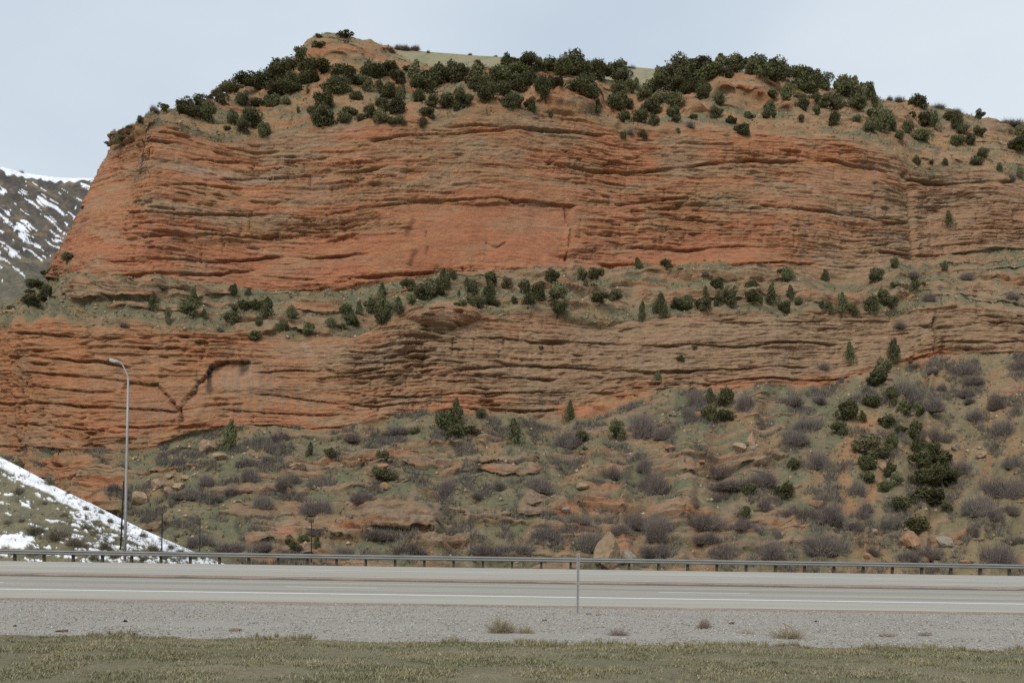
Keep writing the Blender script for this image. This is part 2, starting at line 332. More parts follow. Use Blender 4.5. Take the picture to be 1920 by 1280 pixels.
# named seams: (depth m, height px, polyline)
SEAMS = [(1.5,9,[(770,381),(850,373),(930,367),(1000,372),(1080,380)]),(1.5,10,[(265,436),(400,436),(460,441),(540,442),(575,437)]),(1.5,9,[(205,484),(300,481),(450,485),(520,481),(640,479),(690,476)]),
 (1.3,12,[(195,515),(300,508),(420,512),(470,505)]),(1.9,10,[(320,531),(420,537),(480,549),(560,552),(650,545)]),(1.7,11,[(665,521),(760,515),(850,508),(980,500)]),(1.2,8,[(225,388),(300,395),(430,399),(560,404),(700,392),(780,384)]),
 (1.2,10,[(420,331),(520,334),(620,326),(720,318)]),(1.4,10,[(700,268),(820,254),(960,243),(1040,240),(1150,250)]),(1.6,9,[(960,506),(1000,516),(1050,514),(1110,500)]),(1.4,12,[(1060,303),(1180,320),(1260,312),(1330,305),(1440,300),(1560,300),(1640,312),(1700,328)]),
 (2.2,12,[(1700,332),(1740,343),(1800,346),(1890,344)]),(1.5,9,[(1430,385),(1560,396),(1640,404),(1712,419)]),(1.8,10,[(1655,466),(1700,474),(1770,481),(1870,473)]),(1.3,8,[(1195,458),(1300,463),(1380,458),(1460,466)]),(1.5,9,[(1140,487),(1300,493),(1400,494),(1520,492)]),
 (1.2,8,[(1500,270),(1580,272),(1650,286)]),(1.3,9,[(830,240),(900,236),(1000,246)]),(1.0,8,[(1090,370),(1200,372),(1300,366),(1420,372)]),(1.1,8,[(1130,408),(1250,404),(1380,414)]),(1.0,8,[(300,300),(380,292),(450,300)]),(1.0,7,[(300,345),(380,340),(450,350)]),
 (1.3,8,[(705,652),(760,640),(850,634),(940,632),(1000,637),(1110,636),(1280,645)]),(1.6,9,[(885,686),(1000,683),(1100,686),(1230,693),(1300,692),(1450,688),(1510,685)]),(1.3,10,[(770,676),(830,672),(880,676)]),
 (1.5,9,[(620,738),(760,743),(860,735),(1000,732),(1150,730)]),(1.7,9,[(920,764),(970,769),(1040,766)]),(1.7,9,[(620,802),(730,790),(800,772),(850,764)]),(2.0,12,[(1215,752),(1250,753),(1290,748)]),(1.4,9,[(0,668),(100,672),(200,680),(250,692)]),
 (1.3,9,[(-40,752),(120,758),(240,765),(330,772)]),(1.7,8,[(235,800),(330,800),(440,804),(530,807),(640,800)]),(1.2,7,[(30,626),(70,627),(140,632),(240,640)]),(1.5,8,[(1340,712),(1460,708),(1560,712),(1610,706)]),(1.4,9,[(1280,642),(1400,648),(1500,640),(1570,646)]),
 (2.0,10,[(1730,612),(1790,618),(1830,608),(1930,612)]),(1.3,9,[(1760,640),(1860,646),(1930,642)]),(1.0,7,[(1340,600),(1420,605),(1540,602)]),(1.2,8,[(480,700),(560,694),(640,700),(720,690)]),(1.0,8,[(0,790),(120,800),(230,812)]),(1.3,9,[(-60,830),(60,838),(160,846)]),(1.1,8,[(60,700),(160,706),(240,716)]),(.9,7,[(0,720),(110,730),(220,736)]),
 (1.0,7,[(480,740),(600,752),(700,760),(800,752)]),(1.0,7,[(420,770),(520,778),(640,776)]),(1.2,8,[(840,714),(930,706),(1040,708)]),(.9,7,[(640,660),(720,664),(790,655)]),
 (2.4,14,[(765,668),(780,665),(800,668)]),(2.4,14,[(1028,634),(1050,633),(1070,636)]),(2.2,9,[(545,566),(640,574),(760,570)]),(1.6,10,[(650,990),(720,996),(810,1000)]),(2.2,13,[(845,1020),(880,1022),(895,1020)])]
seam = np.zeros_like(A)
wobx = 2.2 * pn(A / 6, B / 6, 95) + 1.2 * pn(A / 1.2, B / 3, 94)
for k, (dp, hp, pl) in enumerate(SEAMS):
    pl = np.array(pl, float); yl = np.interp(PX, pl[:, 0], pl[:, 1]) + wobx
    e = 18
    lat = sstep(pl[0, 0] - e, pl[0, 0] + e, PX) * (1 - sstep(pl[-1, 0] - e, pl[-1, 0] + e, PX))
    lat = lat * np.clip(.72 + .9 * fbm(al / 7, al * 0 + k * 5.3, 2, 96), .1, 1.2)[None, :]
    q = (PY - yl) / (hp * np.clip(.62 + .5 * pn(al / 9, al * 0 + k * 3.1, 97), .4, 1.3))[None, :]
    w = (q > -.2) & (q < 1.15) & (lat > .01)
    seam[w] = np.maximum(seam[w], lat[w] * dp * .82 * sstep(-.12, .08, q[w]) * (1 - sstep(.15, 1.1, q[w])))
# cracks: (depth, half width px, polyline in px)
def segdist(pl):
    d = np.full(A.shape, 1e9, np.float32)
    for (xa, ya), (xb, yb) in zip(pl[:-1], pl[1:]):
        vx, vy = xb - xa, yb - ya; t = np.clip(((PX - xa) * vx + (PY - ya) * vy) / (vx * vx + vy * vy), 0, 1)
        d = np.minimum(d, np.hypot(PX - xa - t * vx, PY - ya - t * vy))
    return d
CR = [(1.8,5,[(1698,326),(1708,350),(1712,420),(1718,485)]),(1.6,4,[(1748,600),(1752,634),(1750,662)]),(.7,3,[(1064,384),(1076,430),(1068,480)]),(.35,2,[(800,436),(802,478)]),(.35,2,[(915,450),(935,460),(950,452)]),(.8,4,[(868,500),(884,520)]),
      (.25,2,[(488,681),(440,678),(408,681),(394,694),(376,720),(352,748),(336,770)]),(.3,2,[(250,718),(298,724),(320,748),(336,768)]),(.8,3,[(340,768),(342,790)]),(1.0,5,[(240,270),(236,300),(228,350)]),(.8,4,[(256,260),(248,320)]),(.4,3,[(1745,440),(1748,480)]),(.5,3,[(655,525),(668,540)]),(.6,3,[(1200,520),(1203,560)])]
crack = np.zeros_like(A)
near = (PX > 200) & (PX < 1800)
for dp, w, pl in CR:
    dd = segdist(pl) + 2.5 * pn(A / 3, B / 2, 98); crack = np.maximum(crack, dp * (1 - sstep(w * .35, w * 1.1, dd)))
ARCH = [(490,680),(440,677),(408,681),(394,694),(376,720),(352,748),(336,770)]; LEFTV = [(245,717),(298,723),(320,747),(336,769)]
PXV = PX + 5 * pn(A / 1.3, B / 1.1, 99) + 3 * pn(A / .5, B / .4, 100); PYV = PY + 4 * pn(A / 1.5, B / .9, 101)
def inside(poly):
    o = np.zeros(A.shape, bool); n = len(poly)
    for i in range(n):
        (xa, ya), (xb, yb) = poly[i], poly[(i + 1) % n]
        if ya != yb: o ^= ((ya > PYV) != (yb > PYV)) & (PXV < (xb - xa) * (PYV - ya) / (yb - ya) + xa)
    return o
alcove = np.where(inside(ARCH + [(340,800),(470,770),(510,700)]), (.5 + .75 * sstep(730, 690, PY) * sstep(500, 450, PX) + .5 * fbm(A / 2.2, B / 2.2, 3, 103)) * np.exp(-segdist(ARCH) / 30), 0) + np.where(inside(LEFTV + [(338,800),(240,795),(235,730)]), (.75 + .5 * pn(A / 3, B / 3, 102)) * np.exp(-segdist(LEFTV) / 20), 0)
alcove = alcove + blob(770, 1072, 378, 505, 8, 3) * 0.7
gul = -1.3 * np.abs(fbm(A / 11 + .35 * pn(A / 15, B / 6, 65), B / 34, 3, 66)) + .4
calm = .45 + .75 * sstep(-.35, .45, fbm(A / 30, B / 9, 3, 110))
dcl = butt + strata * calm * (1 - .86 * panel) - pock * calm * (1 - panel) + rough * (1 - .7 * panel) - seam - crack - alcove
dsl = .55 * fbm(A / 16, B / 9, 3, 67) + gul * 1.1 + .22 * fbm(A / 2.2, B / 1.2, 4, 68) + butt * .5
disp = dcl * cl + (1 - cl) * dsl
rb = np.clip(cb * .9 + ct * .9 + cta, 0, 1) * (1 - cl)
disp = disp + rb * (.45 * d1 + .5 * d2 + .2 * d3 + .5 - seam * .6)
disp = disp + (1 - cl) * (ledge * np.where(T < 1, .55, .8) + lsm * (.45 * d1 + .60 * d2 + .25 * d3 + .3 * bil2 + rough - seam))
for (cx, cy, rx, ry, h) in [(1385,172,75,26,1.6),(1062,192,66,20,1.4),(830,590,70,22,2.0)]:
    q = ((PX - cx) / rx) ** 2 + ((PY - cy) / ry) ** 2; disp = disp + h * np.sqrt(np.clip(1 - q, 0, 1))
fadeL = sstep(-300, -180, SX); disp = disp * (.3 + .7 * fadeL)
disp = disp * (1 - sstep(5.0, 5.3, T) * .6) * (1 - .6 * sstep(4.93, 4.99, T))
dirv = N0.copy(); dirv[..., 2] *= (1 - .8 * rockm); dirv /= np.linalg.norm(dirv, axis=-1, keepdims=True)
if dirv[300, 400, 1] > 0: dirv = -dirv
P = P + dirv * disp[..., None]
P[0, :, 2] = np.minimum(P[0, :, 2], -1.5)
N1 = normals(P)
if N1[300, 400, 1] > 0: N1 = -N1
upn = N1[..., 2]

# colours of the stone, soil and grass themselves
def mixc(c, col, m): return c * (1 - m[..., None]) + np.array(col, np.float32) * m[..., None]
C0 = np.broadcast_to(np.array([.42, .222, .127], np.float32), A.shape + (3,)).copy()
nlow = fbm(A / 30, B / 10, 4, 120); nst = fbm(A / 16, bw / 1.1, 4, 121); nst2 = fbm(A / 9, bw / .45, 3, 122)
C0 = mixc(C0, (.35, .245, .15), sstep(-.3, .4, nst + .5 * nlow) * .8)                     # buff layers
C0 = mixc(C0, (.45, .215, .13), sstep(.1, .6, fbm(A / 14, bw / 1.6, 3, 123)) * .7)            # salmon layers
C0 = mixc(C0, (.30, .115, .07), sstep(.2, .6, nst2) * .45)                                    # iron-red thin beds
C0 = mixc(C0, (.33, .265, .19), sstep(.0, .5, fbm(A / 12, B / 4, 4, 124)) * .6)                # grey weathering
low = sstep(1.0, 1.3, T) * (1 - sstep(2.0, 2.3, T))
C0 = mixc(C0, (.33, .255, .18), low * sstep(450, 1150, PX + 250 * nlow) * .78)
C0 = mixc(C0, (.40, .205, .105), low * (1 - sstep(250, 700, PX)) * .45)
C0 = mixc(C0, (.33, .26, .19), sstep(2.9, 3.1, T) * sstep(1350, 1800, PX + 200 * nlow) * .6)
C0 = mixc(C0, (.45, .225, .135), np.clip(panel * 1.05 + .5 * nlow * panel, 0, 1) * sstep(330, 400, PY) * (1 - sstep(560, 600, PY)) * .62)
C0 = mixc(C0, (.36, .26, .19), panel * sstep(600, 640, PY) * .6)
C0 = mixc(C0, (.40, .33, .29), sstep(.35, .7, fbm(A / 10, B / 2.5, 3, 125)) * sstep(3.5, 3.8, T) * (1 - sstep(600, 900, PX)) * .6)
streak = sstep(.2, .6, fbm(A / .9, B / 14, 3, 126)) * sstep(0, .4, fbm(A / 14, B / 8, 2, 127))
C0 = mixc(C0, (.25, .20, .16), streak * .5 * cl)
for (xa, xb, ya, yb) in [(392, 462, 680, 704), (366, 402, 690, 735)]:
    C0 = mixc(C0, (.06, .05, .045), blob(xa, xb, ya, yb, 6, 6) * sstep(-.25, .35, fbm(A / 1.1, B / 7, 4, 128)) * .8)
C0 = mixc(C0, (.42, .38, .34), blob(570, 580, 630, 672, 3, 8) * .35)
C0 = mixc(C0, (.30, .24, .185), (1 - cl) * talus * sstep(-.9, .1, nst) * sstep(230, 330, PX) * .85)
C0 = mixc(C0, (.33, .255, .18), (1 - cl) * bench * sstep(-.8, .1, nst) * .8)
# soil and grass
soiln = fbm(A / 9, B / 5, 4, 130); soil2 = fbm(A / 3, B / 2, 4, 131)
G = np.broadcast_to(np.array([.195, .172, .122], np.float32), A.shape + (3,)).copy()
G = mixc(G, (.155, .158, .118), sstep(-.3, .3, soil2) * .85)
G = mixc(G, (.245, .20, .145), sstep(.05, .5, fbm(A / 7, B / 3, 4, 132)) * .6)
ors = sstep(.22, .6, soiln + .16 * sstep(1250, 1600, PX) * talus - .12 * sstep(600, 400, PX) - .25 * bench)
G = mixc(G, (.32, .20, .13), ors * .65)
G = mixc(G, (.31, .225, .15), sstep(1500, 1750, PX) * talus * sstep(-.4, .3, soil2) * .5)
for dd, w, k in [([(1620,800),(1596,850),(1582,900),(1588,965)], 20, .9), ([(1640,790),(1612,820)], 12, .8), ([(1110,960),(1080,1000),(1052,1040)], 9, .95), ([(1640,920),(1615,960),(1600,985)], 9, .8), ([(1440,870),(1450,940),(1400,1000)], 14, .6), ([(1460,1000),(1500,985)], 12, .6), ([(1850,860),(1845,900)], 16, .6), ([(610,145),(600,170)], 22, .8), ([(1130,170),(1150,190)], 14, .8), ([(1560,205),(1590,240)], 14, .6), ([(1760,265),(1770,300)], 18, .8), ([(1710,215),(1740,262)], 14, .7)]:
    G = mixc(G, (.39, .205, .12), (1 - sstep(w * .2, w, segdist(dd) + 9 * soil2)) * k * .75)
G = mixc(G, (.35, .215, .135), top * sstep(-.35, .2, soiln) * .75)
G = G * np.array([.98, .97, .82], np.float32)
C0 = mixc(C0, (.40, .175, .105), sstep(2.97, 3.05, T) * (1 - sstep(3.25, 3.6, T + .2 * nlow)) * (1 - sstep(1250, 1650, PX)) * sstep(-.6, .3, fbm(A / 7, B / 3, 3, 133)) * .55)
C0 = C0 * np.array([.96, .875, .81], np.float32)
G = mixc(G, (.25, .225, .14), sstep(4.6, 4.9, T) * sstep(560, 640, PX) * (1 - sstep(760, 820, PX)) * .7)
vegm = (1 - rockm) + rockm * (1 - cl) * .35 * sstep(.55, .8, upn)
vegm = np.clip(np.maximum(vegm, cl * sstep(.8, .95, upn) * .3), 0, 1)
vegm = np.clip(vegm + .25 * soil2 * (1 - cl), 0, 1)
CC = C0 * (1 - vegm[..., None]) + G * vegm[..., None]
me = mesh_np('cliff', P.reshape(-1, 3), grid_faces(NRW, NC), CC.reshape(-1, 3))
link('cliff', me, M['rock'], kind='structure', label='towering banded red sandstone cliff with a scrubby talus slope at its foot')

# look-up of the cliff surface under a photo pixel
PXs, PYs = proj(P); flat = P.reshape(-1, 3); fpx, fpy = PXs.ravel(), PYs.ravel(); fT = T.ravel()
BW = 3; bx = ((fpx + 300) // BW).astype(int); by = (fpy // BW).astype(int); okb = (bx >= 0) & (bx < 850) & (by >= 0) & (by < 420)
zb = np.full((420, 850), -1, np.int64); ids = np.nonzero(okb)[0]; ids = ids[np.argsort(-flat[ids, 1])]
zb[by[ids], bx[ids]] = ids
def on_cliff(x, y):
    bi, bj = int((x + 300) // BW), int(y // BW)
    for r in range(0, 40):
        for (dj, di) in ((r, 0), (r, 1), (r, -1), (r - 1, 0)):
            j, i = bj + dj, bi + di
            if 0 <= j < 420 and 0 <= i < 850 and zb[j, i] >= 0: return flat[zb[j, i]]
    return pix(x, y, 150.0)

# ------------------------------------------------------------------ ground, roads, verge
def strip(name, prof, x0, x1, nx, col, mat, amp=0.0, **props):
    """long strip running along x; prof = (depth, height) across it"""
    xs = np.linspace(x0, x1, nx); pr = np.array(prof, float)
    V = np.stack([np.broadcast_to(xs[None], (len(pr), nx)), np.broadcast_to(pr[:, :1], (len(pr), nx)), np.broadcast_to(pr[:, 1:], (len(pr), nx))], -1).copy()
    if amp: V[..., 2] += amp * fbm(V[..., 0] / 1.3, V[..., 1] / 1.3, 3, 300)
    return link(name, mesh_np(name, V.reshape(-1, 3), grid_faces(len(pr), nx), smooth=True), mat, **props)

def road_mat(name, c, bands):
    m, n, l, p = mat_base(name, 0.9, 0.2)
    t = n.new("ShaderNodeTexCoord"); sx = n.new("ShaderNodeSeparateXYZ"); l.new(t.outputs["Object"], sx.inputs[0])
    wv = noise_node(n, l, 0.5, 4, 0.6, (.15, 1, 1)); ad = n.new("ShaderNodeMath"); ad.operation = 'MULTIPLY_ADD'; ad.inputs[1].default_value = 0.35
    l.new(wv.outputs[0], ad.inputs[0]); l.new(sx.outputs["Y"], ad.inputs[2])
    mr = n.new("ShaderNodeMapRange"); mr.inputs[1].default_value = bands[0][0]; mr.inputs[2].default_value = bands[-1][0]; l.new(ad.outputs[0], mr.inputs[0])
    y0, y1 = bands[0][0], bands[-1][0]
    r = ramp(n, l, mr.outputs[0], [((y - y0) / (y1 - y0), tuple(v * k for v in c)) for y, k in bands])
    x = noise_node(n, l, 0.8, 6, 0.7, (.08, 1, 1)); r2 = ramp(n, l, x.outputs[0], [(0.3, (.78, .78, .79)), (0.7, (1.15, 1.14, 1.11))])
    x2 = noise_node(n, l, 22, 5, 0.8); r3 = ramp(n, l, x2.outputs[0], [(0.3, (.84, .84, .84)), (0.7, (1.14, 1.14, 1.14))])
    l.new(mul(n, l, mul(n, l, r.outputs[0], r2.outputs[0]), r3.outputs[0]), p.inputs["Base Color"]); bump(n, l, p, x2.outputs[0], 0.3, 0.01)
    return m
M['road'] = road_mat('worn_asphalt', (.41, .385, .33), [(24.0, .95), (25.2, 1.02), (28.2, 1.0), (29.4, 1.0), (30.6, .78), (31.6, .97), (33.0, .93), (34.6, .76), (36.2, .97), (39.0, 1.02)])
M['farroad'] = road_mat('pale_asphalt', (.43, .405, .35), [(42, 1.0), (45, 1.03), (47.5, .92), (49.5, 1.02), (52.5, .96), (55, 1.03), (64, 1.0)])
M['paint'] = mat_noise('road_paint', (.66, .66, .64), (.85, .85, .83), 6, 0.7, 0.3, (.3, 1, 1), bs=0)
M['yellow'] = mat_noise('worn_yellow_paint', (.36, .30, .13), (.52, .43, .18), 6, 0.8, 0.2, (.3, 1, 1), bs=0)
def ground_mat(name, c0, c1, c2):
    m, n, l, p = mat_base(name, 0.97, 0.1)
    x = noise_node(n, l, 0.35, 7, 0.65, (.6, 1, 1)); x2 = noise_node(n, l, 14, 6, 0.8); x3 = noise_node(n, l, 55, 3, 0.7)
    r = ramp(n, l, x.outputs[0], [(0.3, c0), (0.52, c1), (0.72, c2)])
    r2 = ramp(n, l, x2.outputs[0], [(0.3, (.68, .68, .68)), (0.7, (1.28, 1.28, 1.28))]); r3 = ramp(n, l, x3.outputs[0], [(0.3, (.75, .75, .75)), (0.7, (1.25, 1.25, 1.25))])
    l.new(mul(n, l, mul(n, l, r.outputs[0], r2.outputs[0]), r3.outputs[0]), p.inputs["Base Color"])
    b = bump(n, l, p, x2.outputs[0], 0.8, 0.04); bump(n, l, p, x3.outputs[0], 0.7, 0.015, b); return m
M['gravel'] = ground_mat('grey_gravel', (.39, .36, .31), (.425, .395, .345), (.395, .37, .325))
M['gravelb'] = ground_mat('brown_verge_gravel', (.15, .13, .11), (.18, .155, .13), (.13, .115, .10))
M['turf'] = ground_mat('thin_turf', (.175, .165, .10), (.245, .215, .137), (.325, .27, .185))
M['plain'] = ground_mat('dry_plain', (.17, .155, .10), (.21, .18, .12), (.24, .20, .14))
g = 9000.0
link('ground', mesh_np('ground', np.array([(-g, -g, -2.2), (g, -g, -2.2), (g, g, -2.2), (-g, g, -2.2)]), np.array([[0, 1, 2, 3]])), M['plain'], kind='structure')
W = 140
EDGE = 15.3
strip('grass_verge', [(-12, 0.02), (0, .0), (6, 0.0), (9, .02), (12, .03), (14, .03), (15.0, .015), (15.6, -.03), (16.5, -.12)], -W, W, 500, M['turf'], M['turf'], 0.03, kind='structure')
strip('gravel_shoulder', [(14.2, -.10), (15.0, -.03), (15.6, .0), (17, .0), (19, -.01), (21, -.015), (23, -.02), (24.3, -.015), (25.0, -.06)], -W, W, 500, M['gravel'], M['gravel'], 0.02, kind='structure')
near_road = strip('road', [(24.2, -.012), (24.4, 0.0), (28, .004), (33, .01), (38.4, .0), (38.7, -.02), (38.8, -.3)], -W, W, 120, None, M['road'], kind='structure')
strip('median_strip', [(38.2, -.06), (38.72, -.05), (39.4, -.14), (40.2, -.18), (41.0, -.10), (41.9, -.03), (42.3, -.03), (42.8, -.06)], -W, W, 500, None, M['gravelb'], 0.03, kind='structure')
far_road = strip('road', [(42.3, -.30), (42.35, -.015), (42.5, .0), (48, .01), (54, .015), (60, .01), (63.4, -.01), (63.8, -.05), (64.0, -.3)], -W, W, 120, None, M['farroad'], kind='structure')
strip('roadside_bank', [(63.5, -.13), (64.6, -.10), (66, -.25), (69, -1.0), (74, -1.6), (92, -2.0), (125, -2.1)], -W, W, 300, None, M['plain'], 0.06, kind='structure')
M['dirt'] = ground_mat('pinkish_dirt', (.31, .235, .185), (.36, .28, .225), (.33, .27, .22))
strip('dirt_edge', [(23.7, -.09), (24.0, -.008), (24.6, .006), (24.75, -.02)], -W, W, 600, None, M['dirt'], 0.006, kind='structure')
strip('dirt_edge', [(41.3, -.14), (41.7, -.02), (42.5, .008), (42.7, -.01)], -W, W, 600, None, M['dirt'], 0.006, kind='structure')
def paint(y, w, x0, x1, z, par, mat='paint'):
    me = mesh_np('edge_line', np.array([(x0, y - w / 2, z), (x1, y - w / 2, z), (x1, y + w / 2, z), (x0, y + w / 2, z)]), np.array([[0, 1, 2, 3]]))
    link('edge_line' if x1 - x0 > 20 else 'lane_dash', me, M[mat], par)
paint(28.7, .42, -W, W, .009, near_road); paint(37.2, .13, -W, W, .008, near_road, 'yellow')
for k in range(-9, 10): paint(32.6, .26, k * 12.2 - 5.9 - 1.5, k * 12.2 - 5.9 + 1.5, .0145, near_road)
paint(52.3, .50, -W, W, .019, far_road); paint(44.0, .12, -W, W, .008, far_road, 'yellow')
for k in range(-9, 10): paint(48.2, .22, k * 12.2 - 2 - 1.5, k * 12.2 - 2 + 1.5, .0165, far_road)

# ------------------------------------------------------------------ neighbouring hills
def hill(name, crest, foot, nr, nc, amp, lam, colf, mat, back=None, pw=1.0, seed=400, **props):
    """crest / foot: lists of (photo x, photo y, depth); rows run foot -> crest -> back"""
    u = np.linspace(0, 1, nc)
    def cv(p):
        p = np.array(p, float); t = np.linspace(0, 1, len(p)); return pix(np.interp(u, t, p[:, 0]), gsm(np.interp(u, t, p[:, 1]), 2), np.interp(u, t, p[:, 2]))
    c, f = cv(crest), cv(foot)
    t = np.linspace(0, 1, nr)[:, None, None]; V = f[None] * (1 - t) + c[None] * t
    V[..., 2] += (c[None, :, 2] - f[None, :, 2]) * (t[..., 0] ** pw - t[..., 0])
    tt = np.broadcast_to(t[..., 0], V.shape[:2]); uu = np.broadcast_to(u[None], V.shape[:2])
    if back:
        bk = np.stack([c + (np.array(back) * k) for k in (.25, 1.0)]); V = np.concatenate([V, bk]); tt = np.concatenate([tt, np.ones((2, nc)) + .01]); uu = np.concatenate([uu, uu[:2]])
    d = amp * fbm(V[..., 0] / lam, (V[..., 1] + V[..., 2]) / lam, 5, seed) * np.minimum(1, (1.02 - np.minimum(tt, 1)) * 6)
    V[..., 2] += d
    px, py = proj(V); col, lift = colf(V, px, py, tt, uu, d); V[..., 2] += lift
    me = mesh_np(name, V.reshape(-1, 3), grid_faces(V.shape[0], nc), col.reshape(-1, 3), smooth=True)
    return link(name, me, mat, kind='structure', **props), V

def col_bank(V, px, py, t, u, d):
    c = np.broadcast_to(np.array([.185, .165, .105], np.float32), px.shape + (3,)).copy()
    c = mixc(c, (.13, .125, .09), sstep(-.1, .4, fbm(V[..., 0] / 1.5, V[..., 2] / .8, 4, 410)) * .7)
    crest = np.interp(px, [-300, 0, 100, 250, 390], [690, 858, 912, 985, 1047])
    dy = py - crest
    nz = fbm(px / 46 + py / 60, py / 17 - px / 55, 4, 411)
    wid = np.interp(px, [-300, 0, 110, 180, 250, 400], [26, 26, 32, 60, 75, 60])
    s = sstep(1.0, .35, dy / wid + .9 * np.clip(nz, -.5, .6) * sstep(12, 30, dy))
    s2 = sstep(.14, .30, fbm(px / 44 + py / 90, py / 9 - px / 50, 4, 412) + .30 * sstep(130, 260, px) + .22 * sstep(995, 1035, py) - .24)
    s3 = sstep(.9, .4, np.hypot((px - 20) / 60, (py - 1015) / 22) + .3 * nz)
    brush = sstep(.02, .25, fbm(px / 9 - py / 14, py / 7, 3, 413))
    s = np.clip(np.maximum.reduce([s, s2 * sstep(8, 20, dy), s3]), 0, 1) * (1 - .9 * brush * sstep(14, 30, dy) * (1 - s3))
    s = sstep(.3, .6, s)
    return mixc(c, (.86, .87, .90), s), .10 * s
bank, bankV = hill('snowy_bank', [(-420,640,104),(-300,690,100),(-200,748,94),(-100,803,88),(0,858,83),(50,884,81),(100,912,79.5),(150,936,78.5),(200,960,77.6),(250,985,76.8),(300,1008,76),(350,1030,75.4),(390,1048,75),(440,1066,75)],
     [(-420,1100,70),(-300,1088,69.5),(-200,1080,69),(-100,1075,69),(0,1070,69),(50,1070,69),(100,1070,69),(150,1070,69),(200,1070,69),(250,1072,69),(300,1073,69),(350,1075,69.5),(390,1078,70),(440,1082,71)], 150, 360, .35, 4, col_bank, M['hill'], back=(-2, 16, -9), label='grassy roadside bank streaked with melting snow behind the lamp')

def col_mtn(V, px, py, t, u, d):
    c = np.broadcast_to(np.array([.115, .10, .08], np.float32), px.shape + (3,)).copy()
    c = mixc(c, (.25, .18, .12), sstep(.1, .5, fbm(px / 35 + py / 90, py / 14 - px / 40, 4, 420)) * .6)
    c = mixc(c, (.075, .068, .065), sstep(-.05, .35, fbm(px / 22, py / 16, 5, 421)) * .75)
    c = mixc(c, (.15, .14, .10), sstep(460, 520, py) * .6)
    crest = np.interp(px, [-300, 0, 40, 100, 185, 300], [250, 312, 322, 331, 333, 340]); dy = py - crest
    q = py - .66 * px + 6 * pn(px / 30, py / 30, 426)         # streaks run down to the right
    n1 = fbm((px * .8 + py * .6) / 120, q / 7, 3, 422, .4)
    iso = fbm(px / 30, py / 22, 4, 427)
    s = sstep(.30, .42, .85 * n1 + .38 * iso + .12 * sstep(80, 0, np.abs(py - 400)) - .35 * sstep(480, 530, py) + .14 * sstep(40, 5, dy) - .04)
    s = np.maximum(s, sstep(13, 6, dy + 5 * pn(px / 9, py / 9, 423)) * sstep(0, 40, px + 20) * (1 - .95 * sstep(120, 170, px) * sstep(3, 6, dy)))
    fine = sstep(-.5, .0, fbm(px / 7, py / 5, 3, 424)); s = s * np.clip(.55 + .5 * fine + sstep(12, 6, dy), 0, 1)
    return mixc(c, (.84, .86, .90), sstep(.3, .65, s)), 0 * s
hill('snowy_mountain', [(-420,200,640),(-260,262,635),(-120,290,630),(-40,303,628),(0,312,626),(30,320,625),(60,327,624),(100,332,622),(150,334,620),(200,333,618),(280,338,616),(400,350,612)],
     [(-420,700,330),(-260,690,330),(-120,680,330),(-40,680,330),(0,680,330),(30,680,330),(60,680,330),(100,680,330),(150,680,330),(200,680,330),(280,680,330),(400,680,330)], 330, 430, 9, 70, col_mtn, M['far'], back=(0, 260, -80), label='distant dark hillside streaked with snow left of the cliff')

def col_plat(V, px, py, t, u, d):
    c = np.broadcast_to(np.array([.28, .25, .155], np.float32), px.shape + (3,)).copy()
    c = mixc(c, (.215, .205, .13), sstep(0, .4, fbm(px / 26, py / 8, 4, 430)) * .7)
    c = mixc(c, (.30, .235, .16), sstep(.1, .5, fbm(px / 40, py / 10, 3, 431)) * .5)
    return c, 0 * px
plat, platV = hill('plateau', [(480,290,330),(560,150,328),(610,92,325),(660,82,320),(700,86,318),(760,93,316),(800,97,315),(850,101,315),(900,105,315),(950,108,316),(1000,110,317),(1050,113,318),(1110,118,320),(1170,124,322),(1230,129,325),(1320,150,330),(1420,290,340)],
     [(480,300,235),(560,260,235)] + [(x, 250, 235) for x in (600,660,700,760,800,850,900,950,1000,1050,1110,1170,1230,1320)] + [(1420,300,235)], 70, 260, 1.2, 25, col_plat, M['hill'], back=(0, 220, -40), label='grassy grey-green plateau rising behind the cliff rim')

# ------------------------------------------------------------------ plants: one mesh per kind and shape
def juniper_mesh(seed, cone, nl, nleaf, leaf=.055, openess=0.0):
    r = np.random.default_rng(seed); lob = []
    for k in range(nl):
        h = (k + .5) / nl if cone else r.uniform(.16, .84)
        if cone: rad = .46 * (1 - h) ** .75 + .05; off = rad * .65 * r.random()
        else: rad = .5 * math.sqrt(max(.05, 1 - ((h - .42) / .62) ** 2)); off = rad * (.2 + .6 * r.random())
        th = r.uniform(0, 6.283); z = .08 + h * .86
        lr = (r.uniform(.11, .27) if not cone else max(.09, rad * r.uniform(.5, .9)))
        lob.append((math.cos(th) * off, math.sin(th) * off, min(z, 1 - lr * .8), lr))
    V, Fs = [], []
    per = nleaf // nl
    for (x, y, z, lr) in lob:
        d = r.normal(size=(per, 3)); d /= np.linalg.norm(d, axis=1, keepdims=True)
        lump = 1 + .28 * np.sin(d[:, 0] * 5 + seed) * np.cos(d[:, 2] * 6 + x * 9) 
        q = d * (lr * lump * r.uniform(.55, 1.08, per) ** .6)[:, None] * np.array([1, 1, 1.1]) + (x, y, z)
        q[:, 2] = np.maximum(q[:, 2], .03)
        t = r.normal(size=(per, 3)); t -= d * (t * d).sum(1, keepdims=True) * .6; t /= np.linalg.norm(t, axis=1, keepdims=True)
        b = np.cross(d, t) + r.normal(size=(per, 3)) * .3; s = leaf * r.uniform(.55, 1.35, (per, 1))
        up = np.array([0, 0, .5])
        n0 = len(V) * 0
        V.append(np.stack([q - t * s, q + t * s, q + (b + d * .5 + up) * s * 1.3], 1).reshape(-1, 3))
    V = np.concatenate(V); Fs = np.arange(len(V)).reshape(-1, 3)
    me = mesh_np('juniper_crown', V, Fs); return me
